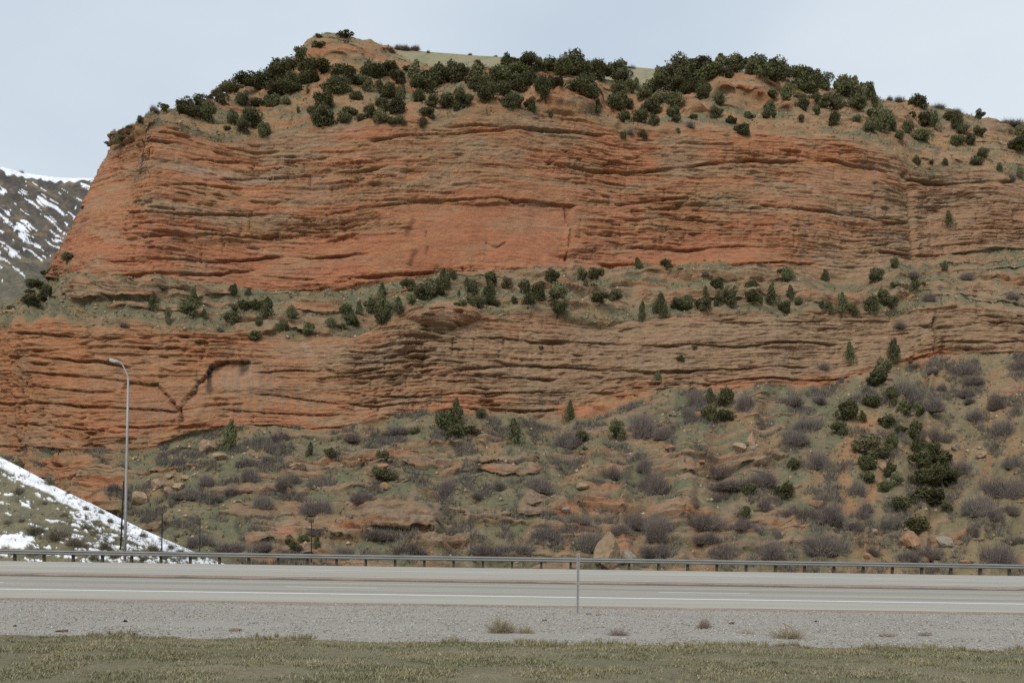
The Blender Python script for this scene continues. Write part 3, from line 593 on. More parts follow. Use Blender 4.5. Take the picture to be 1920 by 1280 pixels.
def trunk_mesh(seed, tall=.6):
    r = random.Random(seed); m = MB(); p = [(0, 0, -.12)]; q = (0, 0, 0)
    for k in range(1, 5): p.append((r.uniform(-.05, .05), r.uniform(-.05, .05), tall * k / 4))
    m.tube(p, [.055, .045, .036, .026, .014], 6)
    for k in range(4):
        th = r.uniform(0, 6.28); z = tall * (.2 + .15 * k)
        m.tube([p[1 + k // 2], (math.cos(th) * .14, math.sin(th) * .14, z + .12), (math.cos(th) * .30, math.sin(th) * .30, z + .28)], [.026, .018, .008], 5)
    return m.mesh('juniper_trunk', True)
JR = [juniper_mesh(20 + k, False, 10 + 2 * k, 3600, .036) for k in range(8)]; JC = [juniper_mesh(40 + k, True, 11, 2600, .036) for k in range(4)]
JT = [trunk_mesh(k) for k in range(4)]
JS = [juniper_mesh(60 + k, False, 7, 900, .062) for k in range(4)]
for m_ in JR + JC + JS: m_.materials.append(M['juniper'])
for m_ in JT: m_.materials.append(M['bark'])
JP = [x.copy() for x in JR[:3] + JC[:1]]
for m_ in JP: m_.materials.clear(); m_.materials.append(M['juniper_pale'])

def twig_mesh(seed, n, w=.016, spread=1.0, droop=0.0, nc=1):
    r = np.random.default_rng(seed); V = []
    ctr = [(r.uniform(-.55, .55), r.uniform(-.4, .4), r.uniform(.5, 1.0)) for _ in range(nc)]
    for k in range(n):
        cx, cy, cs = ctr[r.integers(0, nc)]
        th = r.uniform(0, 6.283); lean = (r.random() ** .7) * 1.25 * spread; ln = r.uniform(.45, 1.0) * (1.0 - .18 * lean) * (cs if nc > 1 else 1)
        b = np.array([math.cos(th), math.sin(th), 0.0]) * r.uniform(0, .22) + (np.array([cx, cy, 0.0]) if nc > 1 else 0); d = np.array([math.cos(th) * math.sin(lean), math.sin(th) * math.sin(lean), math.cos(lean)])
        mid = b + d * ln * .5 + r.normal(size=3) * .03; tip = mid + (d * np.array([.8, .8, 1 - droop]) + r.normal(size=3) * .22) * ln * .5
        s = np.cross(d, r.normal(size=3)); s /= np.linalg.norm(s) + 1e-6
        V += [b - s * w, b + s * w, mid, mid - s * w * .8, mid + s * w * .8, tip]
        for j in range(2):
            m0 = b + d * ln * r.uniform(.3, .6); t0 = m0 + (d + r.normal(size=3) * .55) * ln * .38; V += [m0 - s * w * .6, m0 + s * w * .6, t0]
    V = np.array(V) * np.array([.55, .55, 1.0]); V[:, 2] = np.maximum(V[:, 2] - .04, -.06)
    return mesh_np('shrub_twigs', V, np.arange(len(V)).reshape(-1, 3))
TW = [twig_mesh(80 + k, 1250, .0105, 1.05, 0.0, 5 + k % 3) for k in range(8)]; SG = [twig_mesh(90 + k, 260, .022, 1.15) for k in range(3)]
for m_ in TW: m_.materials.append(M['twig'])
for m_ in SG: m_.materials.append(M['sage'])

ORD = 'first second third fourth fifth sixth seventh eighth ninth tenth eleventh twelfth thirteenth fourteenth fifteenth sixteenth seventeenth eighteenth nineteenth twentieth'.split()
TENS = {20: 'twenty', 30: 'thirty', 40: 'forty', 50: 'fifty', 60: 'sixty'}
def ordw(n, total):
    if n == total and total > 1: return 'rightmost'
    if n == 1: return 'leftmost'
    if n <= 20: return ORD[n - 1]
    if n % 10 == 0: return {30: 'thirtieth', 40: 'fortieth', 50: 'fiftieth', 60: 'sixtieth'}[n]
    return TENS[n // 10 * 10] + '-' + ORD[n % 10 - 1]
def phrase(n, total, noun, where):
    if total == 1: return f'only {noun} {where}'
    w = ordw(n, total)
    return f'{w} {noun} {where}' if w in ('leftmost', 'rightmost') else f'{w} {noun} from the left {where}'

def parse(txt): return [tuple(float(v) for v in q.split(',')) for q in txt.split()]
# (x, foot y, width, height) in photo pixels, by place on the cliff
TREES = {
 'on the skyline edge left of the peak': "227,264,30,20 244,255,17,20 263,235,13,17 306,209,16,12 344,205,36,20 377,199,26,21 389,184,14,8 405,182,20,18 423,173,26,18 437,171,22,22 467,165,40,25 491,167,26,30 510,152,28,30 536,142,36,36 562,113,20,22 583,97,14,12 597,70,9,7",
 'on the slope just below the left skyline': "350,215,36,20 369,219,26,24 392,228,28,36 414,193,20,17 433,231,22,26 428,244,13,11 454,253,26,28 473,240,30,40 494,256,22,26 457,199,24,22 481,198,28,16 505,205,24,24 523,182,42,26 535,198,16,18 531,231,24,26 550,159,32,24 552,175,24,20 560,211,8,10 570,136,32,26 577,157,30,26 576,172,10,16",
 'on the red slope under the peak': "596,91,18,13 605,140,32,30 639,147,38,27 625,177,42,30 642,172,26,26 654,157,22,19 672,163,24,22 695,144,28,32 690,171,28,24 713,165,15,17 726,146,30,34 745,157,24,26 764,133,15,11 666,188,26,20 604,206,32,26 583,221,20,23 610,238,34,38 643,235,28,28 650,217,26,17 664,217,11,14 677,227,15,14 695,219,20,22 729,184,30,24 752,188,24,24 745,213,30,28 718,207,24,24 717,232,26,26 735,234,17,17 751,234,20,16",
 'in the grove right of the peak': "775,155,28,34 790,172,28,26 784,189,22,20 805,162,32,36 826,158,30,34 847,155,30,34 866,150,26,28 808,198,24,24 803,223,28,27 792,237,14,17 839,204,28,28 864,204,32,36 898,150,36,32 889,170,32,30 910,190,38,36 930,160,34,36 945,128,20,24 940,178,32,28 952,204,30,27 952,148,34,28 967,130,26,22 988,133,28,26 973,150,34,28 994,160,26,24 968,168,34,24 971,202,26,28 995,208,22,24",
 'around the red knob on the rim': "1014,133,20,20 1035,139,32,30 1058,142,30,30 1085,143,34,38 1106,139,30,32 1127,150,28,36 1156,153,32,36 1171,162,28,30 1021,182,30,34 1040,170,30,26 1060,172,30,26 1083,174,32,28 1100,170,28,28 1110,188,26,26 1121,210,16,26 1160,181,28,28 1181,176,24,24 1150,212,28,30 1163,200,26,26 1181,206,20,20 1171,228,22,20 1194,170,12,22 1029,221,14,13",
 'in the clump left of the banded outcrop': "1237,140,20,26 1221,176,30,30 1210,183,22,20 1242,172,32,30 1279,143,38,38 1262,158,36,34 1271,172,30,26 1292,175,20,20 1237,195,30,26 1267,201,28,28 1225,213,32,28 1200,230,26,24 1225,234,22,20 1265,228,24,26 1299,134,30,24 1322,136,30,28 1282,157,34,34 1310,159,30,30 1303,172,28,24 1318,188,24,30 1318,204,14,13",
 'on the right skyline above the banded outcrop': "1337,147,26,26 1355,134,32,30 1362,145,26,20 1378,136,30,32 1405,140,32,34 1428,148,30,36 1451,153,32,38 1468,151,24,28 1499,149,32,24 1505,168,30,26 1532,163,28,32 1551,170,20,26 1522,174,26,20 1574,178,26,28 1583,182,28,36 1599,188,24,36 1615,186,18,28 1627,187,24,32 1646,203,18,30 1724,202,26,26 1838,224,15,17",
 'scattered on the ledges below the right skyline': "1345,193,24,18 1443,187,20,20 1478,187,24,28 1497,192,20,20 1510,207,20,24 1528,197,28,20 1549,201,26,22 1568,209,28,30 1441,213,22,22 1341,223,26,22 1297,222,12,12 1370,231,20,17 1405,224,14,12 1439,224,14,11 1451,220,10,10 1501,228,12,14 1532,217,13,15 1564,235,20,25 1393,252,28,20 1272,250,9,8 1204,263,14,17 1167,260,10,14 1607,209,34,26 1610,229,14,15 1639,231,30,26 1634,246,20,22 1655,254,30,38",
 'on the right shoulder of the rim': "1676,246,20,28 1685,262,14,18 1701,249,22,22 1710,220,12,12 1734,237,28,30 1753,242,20,30 1730,266,32,22 1781,227,22,20 1790,241,22,24 1805,250,20,20 1819,272,20,25 1795,273,24,20 1838,260,22,24 1914,258,20,24 1904,284,36,26 1842,296,16,20 1831,311,20,20 1719,311,18,18 1743,308,10,10 1775,310,10,14 1876,321,9,16 1916,336,12,26 1779,424,18,26",
 'on the far left end of the bench': "124,490,20,18 92,522,24,18 104,514,14,12 64,541,28,20 54,549,16,12 90,555,20,22 77,563,18,18 58,571,26,22 20,585,16,14 153,392,10,10",
 'on the left part of the bench': "285,581,17,33 316,607,15,27 358,574,22,32 352,592,21,28 383,596,14,19 305,544,12,10 432,554,16,25 464,554,10,15 438,582,14,12 450,580,18,22 464,579,18,20 477,579,18,18 487,577,14,16 499,592,20,32 435,606,28,25 546,597,16,27 484,611,12,16 530,622,17,21 576,629,24,22 562,625,12,10 475,637,22,18",
 'on the bench below the smooth wall': "622,612,17,18 650,598,26,27 660,611,28,20 640,615,16,10 671,588,13,27 693,587,18,33 715,558,16,26 712,582,24,34 714,607,24,28 747,590,20,34 731,586,16,18 772,573,16,22 765,545,22,20 793,563,26,32 808,559,26,42 833,542,24,36 824,552,28,26 849,524,13,16 873,536,16,16 887,553,20,32 858,555,9,12 882,572,18,20 864,582,20,20 901,578,18,18 923,534,20,26 920,560,24,34 922,571,20,16 949,542,18,27 964,570,14,12 985,550,22,24 987,572,22,26 1010,563,24,30 1040,533,28,27 1041,563,32,32 1046,588,28,28",
 'on the middle of the bench': "1089,525,20,22 1110,522,19,23 1125,517,11,14 1099,549,12,21 1111,541,13,12 1123,569,28,20 1149,565,20,22 1198,502,17,24 1248,502,17,15 1204,600,14,32 1236,588,28,44 1270,580,22,24 1288,579,24,28 1317,583,30,28 1324,554,10,17 1344,540,26,22 1346,573,18,22 1367,575,22,36 1275,507,7,8",
 'on the right part of the bench': "1411,545,26,18 1411,568,30,28 1424,572,12,16 1450,572,26,36 1443,549,14,22 1472,585,20,22 1485,565,20,30 1494,572,16,16 1461,513,10,12 1478,529,20,25 1551,528,16,25 1539,577,8,16 1556,586,14,18 1579,584,22,30 1596,573,22,32 1596,588,20,18 1676,502,17,20 1645,525,26,24 1770,509,16,20 1717,548,18,28 1657,566,24,28 1665,577,30,26 1633,583,22,28 1677,537,14,10",
 'on the slope left of the boulder': "425,841,30,50 840,812,38,42 858,800,24,50 853,824,30,24 887,817,22,20 581,856,16,24 619,859,24,22 721,862,17,17 708,866,14,20 720,901,34,22 706,885,20,18 721,818,14,12 775,813,15,12 544,1020,22,18 567,1014,20,16 591,1027,15,22 552,1033,18,16 965,828,25,38 1067,788,20,32 901,784,15,18 1090,832,22,22 1095,843,9,9 1012,655,8,12",
 'on the slope right of the boulder': "1160,822,28,32 1333,756,22,32 1361,762,24,38 1330,789,26,34 1355,789,32,22 1490,879,20,22 1470,938,30,36 1408,930,20,24 1397,973,15,28 1231,718,14,22 1276,678,12,14 1302,656,8,8",
 'along the gully on the right slope': "1594,788,36,38 1574,815,28,26 1594,678,20,34 1675,678,26,38 1658,702,30,34 1645,725,38,32 1637,764,28,26 1619,789,16,23 1670,760,22,36 1695,778,34,32 1724,785,22,28 1661,801,26,25 1691,810,18,16 1717,824,28,34 1622,855,44,48 1673,845,26,38 1656,862,28,24 1628,884,34,32 1626,905,24,22 1721,852,22,38 1742,859,34,36 1730,875,42,28 1765,880,46,32 1730,908,44,28 1768,915,50,42 1740,947,52,38 1775,957,20,16 1665,894,22,28 1679,912,22,26 1661,922,20,20 1691,959,32,30 1721,998,36,28",
}
SHRUBS = {
 'along the cliff rim': "292,212,24,14 1181,249,16,14 1665,183,16,10 1686,185,24,12 1760,202,34,14 1797,214,30,12 1894,231,36,12 1296,239,20,14 1898,336,14,14",
 'on the bench and its ledges': "1714,520,30,16 1815,522,28,18 1741,563,22,22 1898,561,24,14 1324,515,14,12 235,612,20,10 410,620,18,9 1540,690,30,14 1690,612,30,14",
 'on the slope left of the rock ledges': "214,920,30,20 345,934,54,18 397,938,50,18 437,926,34,18 492,948,48,30 475,900,40,30 391,906,40,22 271,976,26,20 376,1022,50,26 430,1033,60,24 528,912,40,24 530,826,50,24 543,905,40,22 579,961,56,34 663,825,40,18 460,870,36,20 340,868,30,14 500,1030,50,20 600,1000,40,18 560,1046,50,18",
 'between the rock ledges and big boulder': "676,940,46,26 830,936,38,52 897,932,38,18 710,1010,60,22 773,1035,60,24 849,1008,40,28 758,812,50,18 1070,836,58,38 1150,895,44,30 1008,918,54,32 935,917,40,24 1112,906,38,18 1025,1008,66,38 1083,980,36,18 1105,1030,60,48 913,1038,60,24 972,1036,64,26 1158,1006,44,30 650,1040,50,20",
 'up the slope right of the big boulder': "1211,818,52,60 1245,820,36,28 1226,922,50,50 1208,880,34,28 1180,988,50,34 1226,992,56,32 1203,1038,40,22 1304,757,36,34 1400,767,48,38 1297,782,30,22 1481,757,54,22 1341,892,66,28 1428,906,54,34 1361,916,84,24 1304,948,22,14 1358,937,28,20 1428,957,28,28 1330,990,80,32 1327,1016,56,24 1352,1046,64,36 1400,991,48,24 1428,998,44,24 1459,1005,26,18 1237,1013,36,44 1237,1040,50,26 1445,1046,66,40",
 'beside the orange gully': "1541,753,44,20 1524,804,70,34 1490,832,56,30 1535,876,66,48 1501,974,72,34 1549,980,66,44 1543,1033,82,48 1543,942,36,24 1607,926,30,38 1628,957,32,24 1617,972,40,22 1610,992,40,26 1670,989,44,30 1709,1049,40,22 1640,1040,36,18",
 'on the far right slope': "1695,740,60,40 1742,768,44,28 1716,760,40,30 1747,824,32,28 1775,827,30,28 1712,687,24,12 1747,696,24,14 1797,701,52,26 1821,718,38,18 1867,764,38,36 1832,785,42,28 1807,743,34,18 1883,813,46,36 1804,887,38,34 1818,753,24,14 1909,690,30,18 1765,729,22,18 1898,873,44,24 1874,929,62,46 1839,961,58,42 1863,972,40,26 1895,961,38,22 1828,1003,30,30 1912,1017,30,18 1867,1056,80,44 1737,1042,38,20",
}
r = random.Random(5)
def plant_tree(x, y, w, h, pos, lab, grp):
    D = pos[1]; Wm, Hm = max(w, 9) * D / F * (1.32 if y > 175 else 1.6) * r.uniform(.85, 1.15), h * D / F * (1.14 if y > 260 else 1.2) * r.uniform(.88, 1.12)
    small = h < 14
    root = link('juniper_bush' if small else 'juniper_tree', None, label=lab, category='bush' if small else 'tree', group=grp)
    root.location = (pos[0], pos[1] + Wm * .10, pos[2] - .06 * Hm); root.rotation_euler = (r.uniform(-.14, .14), r.uniform(-.14, .14), r.uniform(0, 6.28)); root.scale = (Wm, Wm * r.uniform(.85, 1.1), Hm)
    cone = h / w > 1.35 and r.random() < .75
    if small: me = r.choice(JS)
    elif 595 < y < 640 and r.random() < .3 or r.random() < .07: me = r.choice(JP)
    else: me = r.choice(JC) if cone else r.choice(JR)
    link('crown', me, None, root); link('trunk', r.choice(JT), None, root)
    return root
for where, txt in TREES.items():
    pts = sorted(parse(txt)); big = [p for p in pts if p[3] >= 14]; sml = [p for p in pts if p[3] < 14]
    for lst, noun in ((big, 'dark green juniper'), (sml, 'small juniper bush')):
        for k, (x, y, w, h) in enumerate(lst):
            plant_tree(x, y, w, h, on_cliff(x, y), phrase(k + 1, len(lst), noun, where), ('junipers ' if noun[0] == 'd' else 'juniper bushes ') + where)
# the lone spreading tree standing on the peak
pk = on_cliff(648, 78); root = link('juniper_tree', None, label='lone spreading juniper with bare trunk standing on the peak', category='tree')
root.location = (pk[0], pk[1], pk[2] - .2); s_ = 32 * pk[1] / F; root.scale = (s_ * 1.1, s_ * .9, s_ * .72)
lone = juniper_mesh(99, False, 8, 800, .06); cv_ = np.empty(len(lone.vertices) * 3, np.float32); lone.vertices.foreach_get('co', cv_); cv_ = cv_.reshape(-1, 3)
cv_[:, 2] = .42 + cv_[:, 2] * .6; cv_[:, 0] *= 1.05; lone.vertices.foreach_set('co', cv_.ravel()); lone.materials.append(M['juniper'])
link('crown', lone, None, root); tm = MB()
for th, e in ((.3, .35), (2.4, .32), (3.6, .25), (5.5, .3)):
    tm.tube([(.05 * math.cos(th), .05 * math.sin(th), -.1), (.12 * math.cos(th), .1 * math.sin(th), .25), (e * math.cos(th), e * math.sin(th), .62)], [.05, .035, .015], 6)
link('trunk', tm.mesh('juniper_trunk', True), M['bark'], root)
def plant_shrub(x, y, w, h, pos, lab, grp, meshes, name='bare_shrub', cat='shrub'):
    D = pos[1]; Wm, Hm = w * D / F, h * D / F
    o = link(name, r.choice(meshes), None, label=lab, category=cat, group=grp)
    o.location = (pos[0], pos[1] + Wm * .08, pos[2] - .08 * Hm); o.rotation_euler = (0, 0, r.uniform(0, 6.28)); o.scale = (Wm * (1.32 if meshes is TW else 1.5), Wm * 1.1, Hm * 1.5)
    return o
for where, txt in SHRUBS.items():
    pts = sorted(parse(txt))
    for k, (x, y, w, h) in enumerate(pts):
        plant_shrub(x, y, w, h, on_cliff(x, y), phrase(k + 1, len(pts), 'bare grey shrub', where), 'bare shrubs ' + where, TW)
# brush on the plateau skyline and on the snowy bank
def on_grid(V, x, y):
    a, b = proj(V); i = np.argmin((a - x) ** 2 + (b - y) ** 2); return V.reshape(-1, 3)[i]
pl = parse("692,90,14,7 712,92,18,12 728,92,22,9 744,93,22,10 760,94,24,10 775,95,22,10 802,99,10,5 1178,128,24,8 1012,112,8,7 1022,113,8,8 985,111,8,6 930,107,8,4 880,103,9,4")
for k, p in enumerate(pl): plant_shrub(*p, on_grid(platV, p[0], p[1]), phrase(k + 1, len(pl), 'tiny leafless shrub', 'on the plateau skyline'), 'shrubs on the plateau skyline', TW)
sg = parse("36,925,22,16 92,908,24,16 82,945,12,9 120,968,14,9 160,955,14,8 66,1000,40,18 110,1010,50,22 140,1022,40,18 160,990,20,12 178,1000,18,10 196,1030,30,18 205,978,14,9 190,962,12,8 40,978,20,8 14,982,16,8 230,992,16,10 268,1006,16,10 250,1024,24,14 285,1034,30,16 320,1028,14,9 340,1040,26,12 310,1048,24,10 362,1046,22,10 215,1044,24,10 270,1050,20,9 380,1046,14,8 8,1035,18,8 60,1038,30,10 175,1048,26,10 128,925,9,6")
sg.sort()
for k, p in enumerate(sg): plant_shrub(*p, on_grid(bankV, p[0], p[1]), phrase(k + 1, len(sg), 'grey sagebrush', 'poking through snow on the roadside bank'), 'sagebrush on the snowy bank', SG, 'sagebrush', 'sagebrush')
o = plant_shrub(40, 324, 12, 9, pix(40, 326, 622.0), 'tiny dark tree alone on the distant snowy ridge', 'trees on the distant hillside', TW, 'ridge_tree', 'tree')
o = plant_shrub(12, 530, 10, 11, pix(12, 530, 440.0), 'small dark tree low on the distant hillside', 'trees on the distant hillside', JS, 'hillside_tree', 'tree')

# ------------------------------------------------------------------ boulders
import bmesh
def boulder_mesh(seed, sub=2, sharp=.35, col=(.33, .255, .185), peak=0.0):
    bm = bmesh.new(); bmesh.ops.create_icosphere(bm, subdivisions=sub, radius=.5); rr = np.random.default_rng(seed)
    pl_ = [(Vector(v).normalized(), d) for v, d in zip(rr.normal(size=(7, 3)), rr.uniform(.22, .40, 7))]
    for v in bm.verts:
        for n_, d_ in pl_:
            k = v.co.dot(n_) - d_
            if k > 0: v.co -= n_ * k * .92
        v.co *= 1 + .10 * float(pn(v.co.x * 4 + v.co.z * 2.3 + seed, v.co.y * 4 + v.co.z * 3.1, 3)) + .08 * float(pn(v.co.x * 11 + v.co.y * 5, v.co.z * 12 - v.co.y * 4 + seed, 4))
    xs = [v.co.x for v in bm.verts]; zs = [v.co.z for v in bm.verts]; ys = [v.co.y for v in bm.verts]
    for v in bm.verts: v.co = Vector(((v.co.x - min(xs)) / (max(xs) - min(xs)) - .5, (v.co.y - min(ys)) / (max(ys) - min(ys)) - .5, (v.co.z - min(zs)) / (max(zs) - min(zs)) - .12))
    if peak:
        for v in bm.verts:
            k = max(0, v.co.z + .12); v.co.x = (v.co.x - .10 * k) * (1.15 - peak * k ** 1.1) + .22 * k; v.co.y *= 1.1 - peak * .8 * k
    me = bpy.data.meshes.new('boulder'); bm.to_mesh(me); bm.free()
    a = me.color_attributes.new("col", 'FLOAT_COLOR', 'POINT'); c = np.tile(np.array([*col, 1], np.float32), (len(me.vertices), 1)); a.data.foreach_set('color', c.ravel())
    me.materials.append(M['boulder']); return me
TANB, ORB, GRB, PKB = (.38, .285, .185), (.37, .225, .135), (.31, .27, .215), (.38, .262, .185)
BOULD = [(1128,1058,74,62,(.30, .22, .145),'large pointed tan boulder behind the guardrail beside the marker post'),(1177,1050,28,24,GRB,'pale grey round boulder right of the large pointed one'),(1142,1003,10,9,ORB,'small orange stone perched on the large pointed boulder'),
 (262,942,27,24,TANB,'squarish tan boulder on the slope just right of the lamp pole'),(295,912,25,19,PKB,'pinkish angular boulder above and right of the lamp pole'),(315,924,18,14,PKB,'pinkish slab boulder left of the low yellowish one'),(334,916,21,13,TANB,'low yellowish boulder beside the pinkish slab'),
 (320,896,16,9,GRB,'small greyish stone above the pinkish boulders'),(345,898,18,10,TANB,'low tan stone above the yellowish boulder'),(391,845,36,24,PKB,'broken pale rocks at the foot of the juniper under the cliff'),(412,858,26,12,TANB,'flat pale slab below the juniper under the cliff'),
 (606,870,18,18,ORB,'orange block on the slope between two small junipers'),(559,876,32,12,PKB,'flat pinkish slab at the left of the rock ledges'),(537,926,14,14,ORB,'reddish stone in the gully left of the ledges'),(1405,831,17,27,PKB,'upright pointed pinkish boulder on the middle slope'),(1385,844,25,17,TANB,'rounded tan boulder beside the upright pointed one'),
 (1408,840,15,8,GRB,'pale flat stone under the upright pointed boulder'),(1254,840,24,9,ORB,'flat red slab at the left of the middle slope'),(1527,950,26,13,ORB,'orange rounded boulder among the grey shrubs'),(1656,882,22,18,PKB,'pinkish block among the gully junipers'),(1768,1023,30,22,GRB,'grey boulder on the right slope above the guardrail'),
 (1705,1022,36,28,ORB,'large orange rock face right of the gully'),(1753,1053,11,8,GRB,'tiny pale stone just above the guardrail at right'),(1622,1046,13,10,ORB,'small orange stone above the guardrail below the gully'),(1809,1053,25,8,ORB,'long low reddish stone above the guardrail at far right'),(1094,915,24,11,TANB,'low tan rock above the long orange ledge'),
 (1020,918,17,13,GRB,'pale grey stone beside the shrubs above the long ledge'),(1060,957,16,9,GRB,'grey stone lying under the long orange ledge'),(1262,777,14,9,GRB,'pale stone at the foot of the lower cliff, middle right'),(1318,868,12,6,ORB,'small red stone on the middle slope'),(1640,1000,12,10,PKB,'pink stone in the gully mouth'),
 (1790,840,18,12,GRB,'grey stone in the pale wash on the right slope'),(1838,855,18,12,PKB,'pinkish stone heap on the far right slope'),(1598,985,12,8,GRB,'pale stone at the foot of the orange gully'),(720,915,20,14,ORB,'orange block below the small junipers on the ledges'),(716,880,22,12,ORB,'orange slab beside the small junipers on the ledges')]
for k, (x, y, w, h, c, lab) in enumerate(BOULD):
    p = on_cliff(x, y); D = p[1]; o = link('boulder', boulder_mesh(500 + k, 4 if w > 40 else 3, col=c, peak=.82 if 'pointed' in lab and ('large pointed tan' in lab or 'upright' in lab) and 'beside the upright' not in lab else 0), None, label=lab, category='boulder')
    o.location = (p[0], p[1] - .2, p[2] - .06 * h * D / F); o.scale = (w * D / F * 1.05, w * D / F * .9, h * D / F * 1.15); o.rotation_euler = (0, 0, r.uniform(-.3, .3))

# ------------------------------------------------------------------ loose cover: tufts and scree on the slopes
def joined(name, pos, shapes, smin, smax, cols, mat, label, flat=1.0, pw=2.0):
    n = len(pos); sid = RNG.integers(0, len(shapes), n); s = smin + (smax - smin) * RNG.random(n) ** pw; th = RNG.uniform(0, 6.283, n); V = []; Fs = []; Cs = []; off = 0
    for k, (sv, sf) in enumerate(shapes):
        q = np.nonzero(sid == k)[0]
        if not len(q): continue
        c, s_ = np.cos(th[q])[:, None], np.sin(th[q])[:, None]; X = sv[None, :, 0] * c - sv[None, :, 1] * s_; Y = sv[None, :, 0] * s_ + sv[None, :, 1] * c
        v = np.stack([X, Y, np.broadcast_to(sv[None, :, 2] * flat, X.shape)], -1) * s[q][:, None, None] + pos[q][:, None, :]
        V.append(v.reshape(-1, 3)); Fs.append((sf[None] + (np.arange(len(q)) * len(sv))[:, None, None]).reshape(-1, 3) + off); off += len(q) * len(sv)
        ci = np.array(cols)[RNG.integers(0, len(cols), len(q))] * RNG.uniform(.75, 1.25, (len(q), 1)); Cs.append(np.repeat(ci, len(sv), 0))
    return link(name, mesh_np(name, np.concatenate(V), np.concatenate(Fs), np.concatenate(Cs)), mat, kind='stuff', label=label)
def tuft(seed, n=7, w=.10):
    q = np.random.default_rng(seed); V = []
    for k in range(n):
        a = q.uniform(0, 6.283); e = q.uniform(.2, .55); s = np.array([-math.sin(a), math.cos(a), 0]) * w; b = np.array([math.cos(a), math.sin(a), 0]) * q.uniform(0, .2)
        V += [b - s, b + s, b + np.array([math.cos(a) * e, math.sin(a) * e, q.uniform(.5, 1.0)])]
    V = np.array(V); return V, np.arange(len(V)).reshape(-1, 3)
def pebble(seed):
    q = np.random.default_rng(seed); V = np.array([(1, 0, 0), (-1, 0, 0), (0, 1, 0), (0, -1, 0), (0, 0, .8), (0, 0, -.5)], float) * q.uniform(.35, .6, (6, 1)) + q.normal(size=(6, 3)) * .06
    return V, np.array([(0, 2, 4), (2, 1, 4), (1, 3, 4), (3, 0, 4), (2, 0, 5), (1, 2, 5), (3, 1, 5), (0, 3, 5)])
M['tuft'] = mat_attr('tuft_leaves', [(3, (1, 1, 1), (.85, .85, .85), (1.15, 1.15, 1.15))], [])
slope_w = (vegm.ravel() > .5) & (fT < 4.97) & (fpx > -60) & (fpx < 1990) & (fpy > 40)
ids = np.nonzero(slope_w)[0]
area = (flat[ids, 1] ** 2)                                     # denser sampling where the mesh is finer is evened out
pick = RNG.choice(ids, 26000, p=area / area.sum())
joined('slope_ground_cover', flat[pick] + RNG.normal(size=(26000, 3)) * [.12, .12, .02], [tuft(k) for k in range(6)], .10, .62, [(.205, .185, .105), (.18, .17, .105), (.25, .21, .12), (.17, .15, .10), (.29, .23, .13)], M['tuft'], 'low grey-green grass and brush tufts covering the slopes')
bm_ = sstep(.02, .3, fbm(A / 5.5, B / 2.2, 3, 140) + .12 * sstep(930, 1010, PY) - .05).ravel()[ids] * (fT[ids] < 1.0)
pb = area * bm_; pickb = RNG.choice(ids, 30000, p=pb / pb.sum())
joined('brush_thicket', flat[pickb] + RNG.normal(size=(30000, 3)) * [.15, .15, .03], [tuft(60 + k, 11, .026) for k in range(6)], .25, 1.0, [(.19, .163, .14), (.165, .143, .127), (.225, .195, .165), (.18, .163, .125)], M['tuft'], 'low leafless grey brush spread over the lower slope')
pick = RNG.choice(ids, 16000, p=area / area.sum())
joined('scree', flat[pick], [pebble(k) for k in range(5)], .08, .75, [TANB, PKB, GRB, ORB, (.42, .33, .25)], M['boulder'], 'loose stones scattered over the slopes', pw=3.2)

bv = bankV.reshape(-1, 3); bqx, bqy = proj(bv); bid = np.nonzero((bqx > -40) & (bqx < 430))[0]
cr_ = np.interp(bqx[bid], [-300, 0, 100, 250, 390], [690, 858, 912, 985, 1047]); wgt = .25 + sstep(.0, .3, fbm(bqx[bid] / 14, bqy[bid] / 9, 3, 440)) + 1.2 * sstep(90, 200, bqx[bid]) * sstep(10, 25, bqy[bid] - cr_)
pick = RNG.choice(bid, 4200, p=wgt / wgt.sum())
joined('bank_grass', bv[pick] + RNG.normal(size=(4200, 3)) * [.05, .05, .0], [tuft(20 + k, 9, .03) for k in range(6)], .06, .42, [(.19, .165, .10), (.15, .135, .09), (.22, .19, .12), (.13, .115, .09)], M['tuft'], 'dry grass and twigs poking through the snow on the bank')

# ------------------------------------------------------------------ roadside things
RD = 64.55
gr = link('guardrail', None, label='long galvanised steel guardrail along the far edge of the highway', category='guardrail'); gr.location = (0, RD, 0)
prof = [(-.02, .40), (.0, .42), (-.075, .455), (-.085, .475), (-.075, .50), (.0, .535), (.0, .575), (-.075, .61), (-.085, .635), (-.075, .66), (.0, .70), (-.02, .72)]
PS = 1.905; px0 = (24 - 960) / F * RD
for k in range(-4, 21):
    m = MB(); x0_, x1_ = px0 + (2 * k) * PS - .06, px0 + (2 * k + 2) * PS + .06; off = .0 if k % 2 else -.004
    V = [(x, y + off + dy, z) for (dy) in (0, .004) for x in (x0_, x1_) for (y, z) in prof]; n_ = len(prof); Fs = []
    for d in (0, 1):
        for i in range(n_ - 1): Fs.append((d * 2 * n_ + i, d * 2 * n_ + i + 1, d * 2 * n_ + n_ + i + 1, d * 2 * n_ + n_ + i))
    m.add(V, Fs); link('rail_panel', m.mesh('rail_panel'), M['rail'], gr)
pm = MB(); pm.box(-.075, .075, .20, .38, -.9, .69); pmesh = pm.mesh('guardrail_post')
bm2 = MB(); bm2.box(-.075, .075, .012, .20, .40, .72); bmesh_ = bm2.mesh('guardrail_block')
pmesh.materials.append(M['wood']); bmesh_.materials.append(M['wood'])
for k in range(-8, 42):
    p_ = link('post', pmesh, None, gr); p_.location = (px0 + k * PS, 0, r.uniform(-.015, .015)); b_ = link('spacer_block', bmesh_, None, p_)

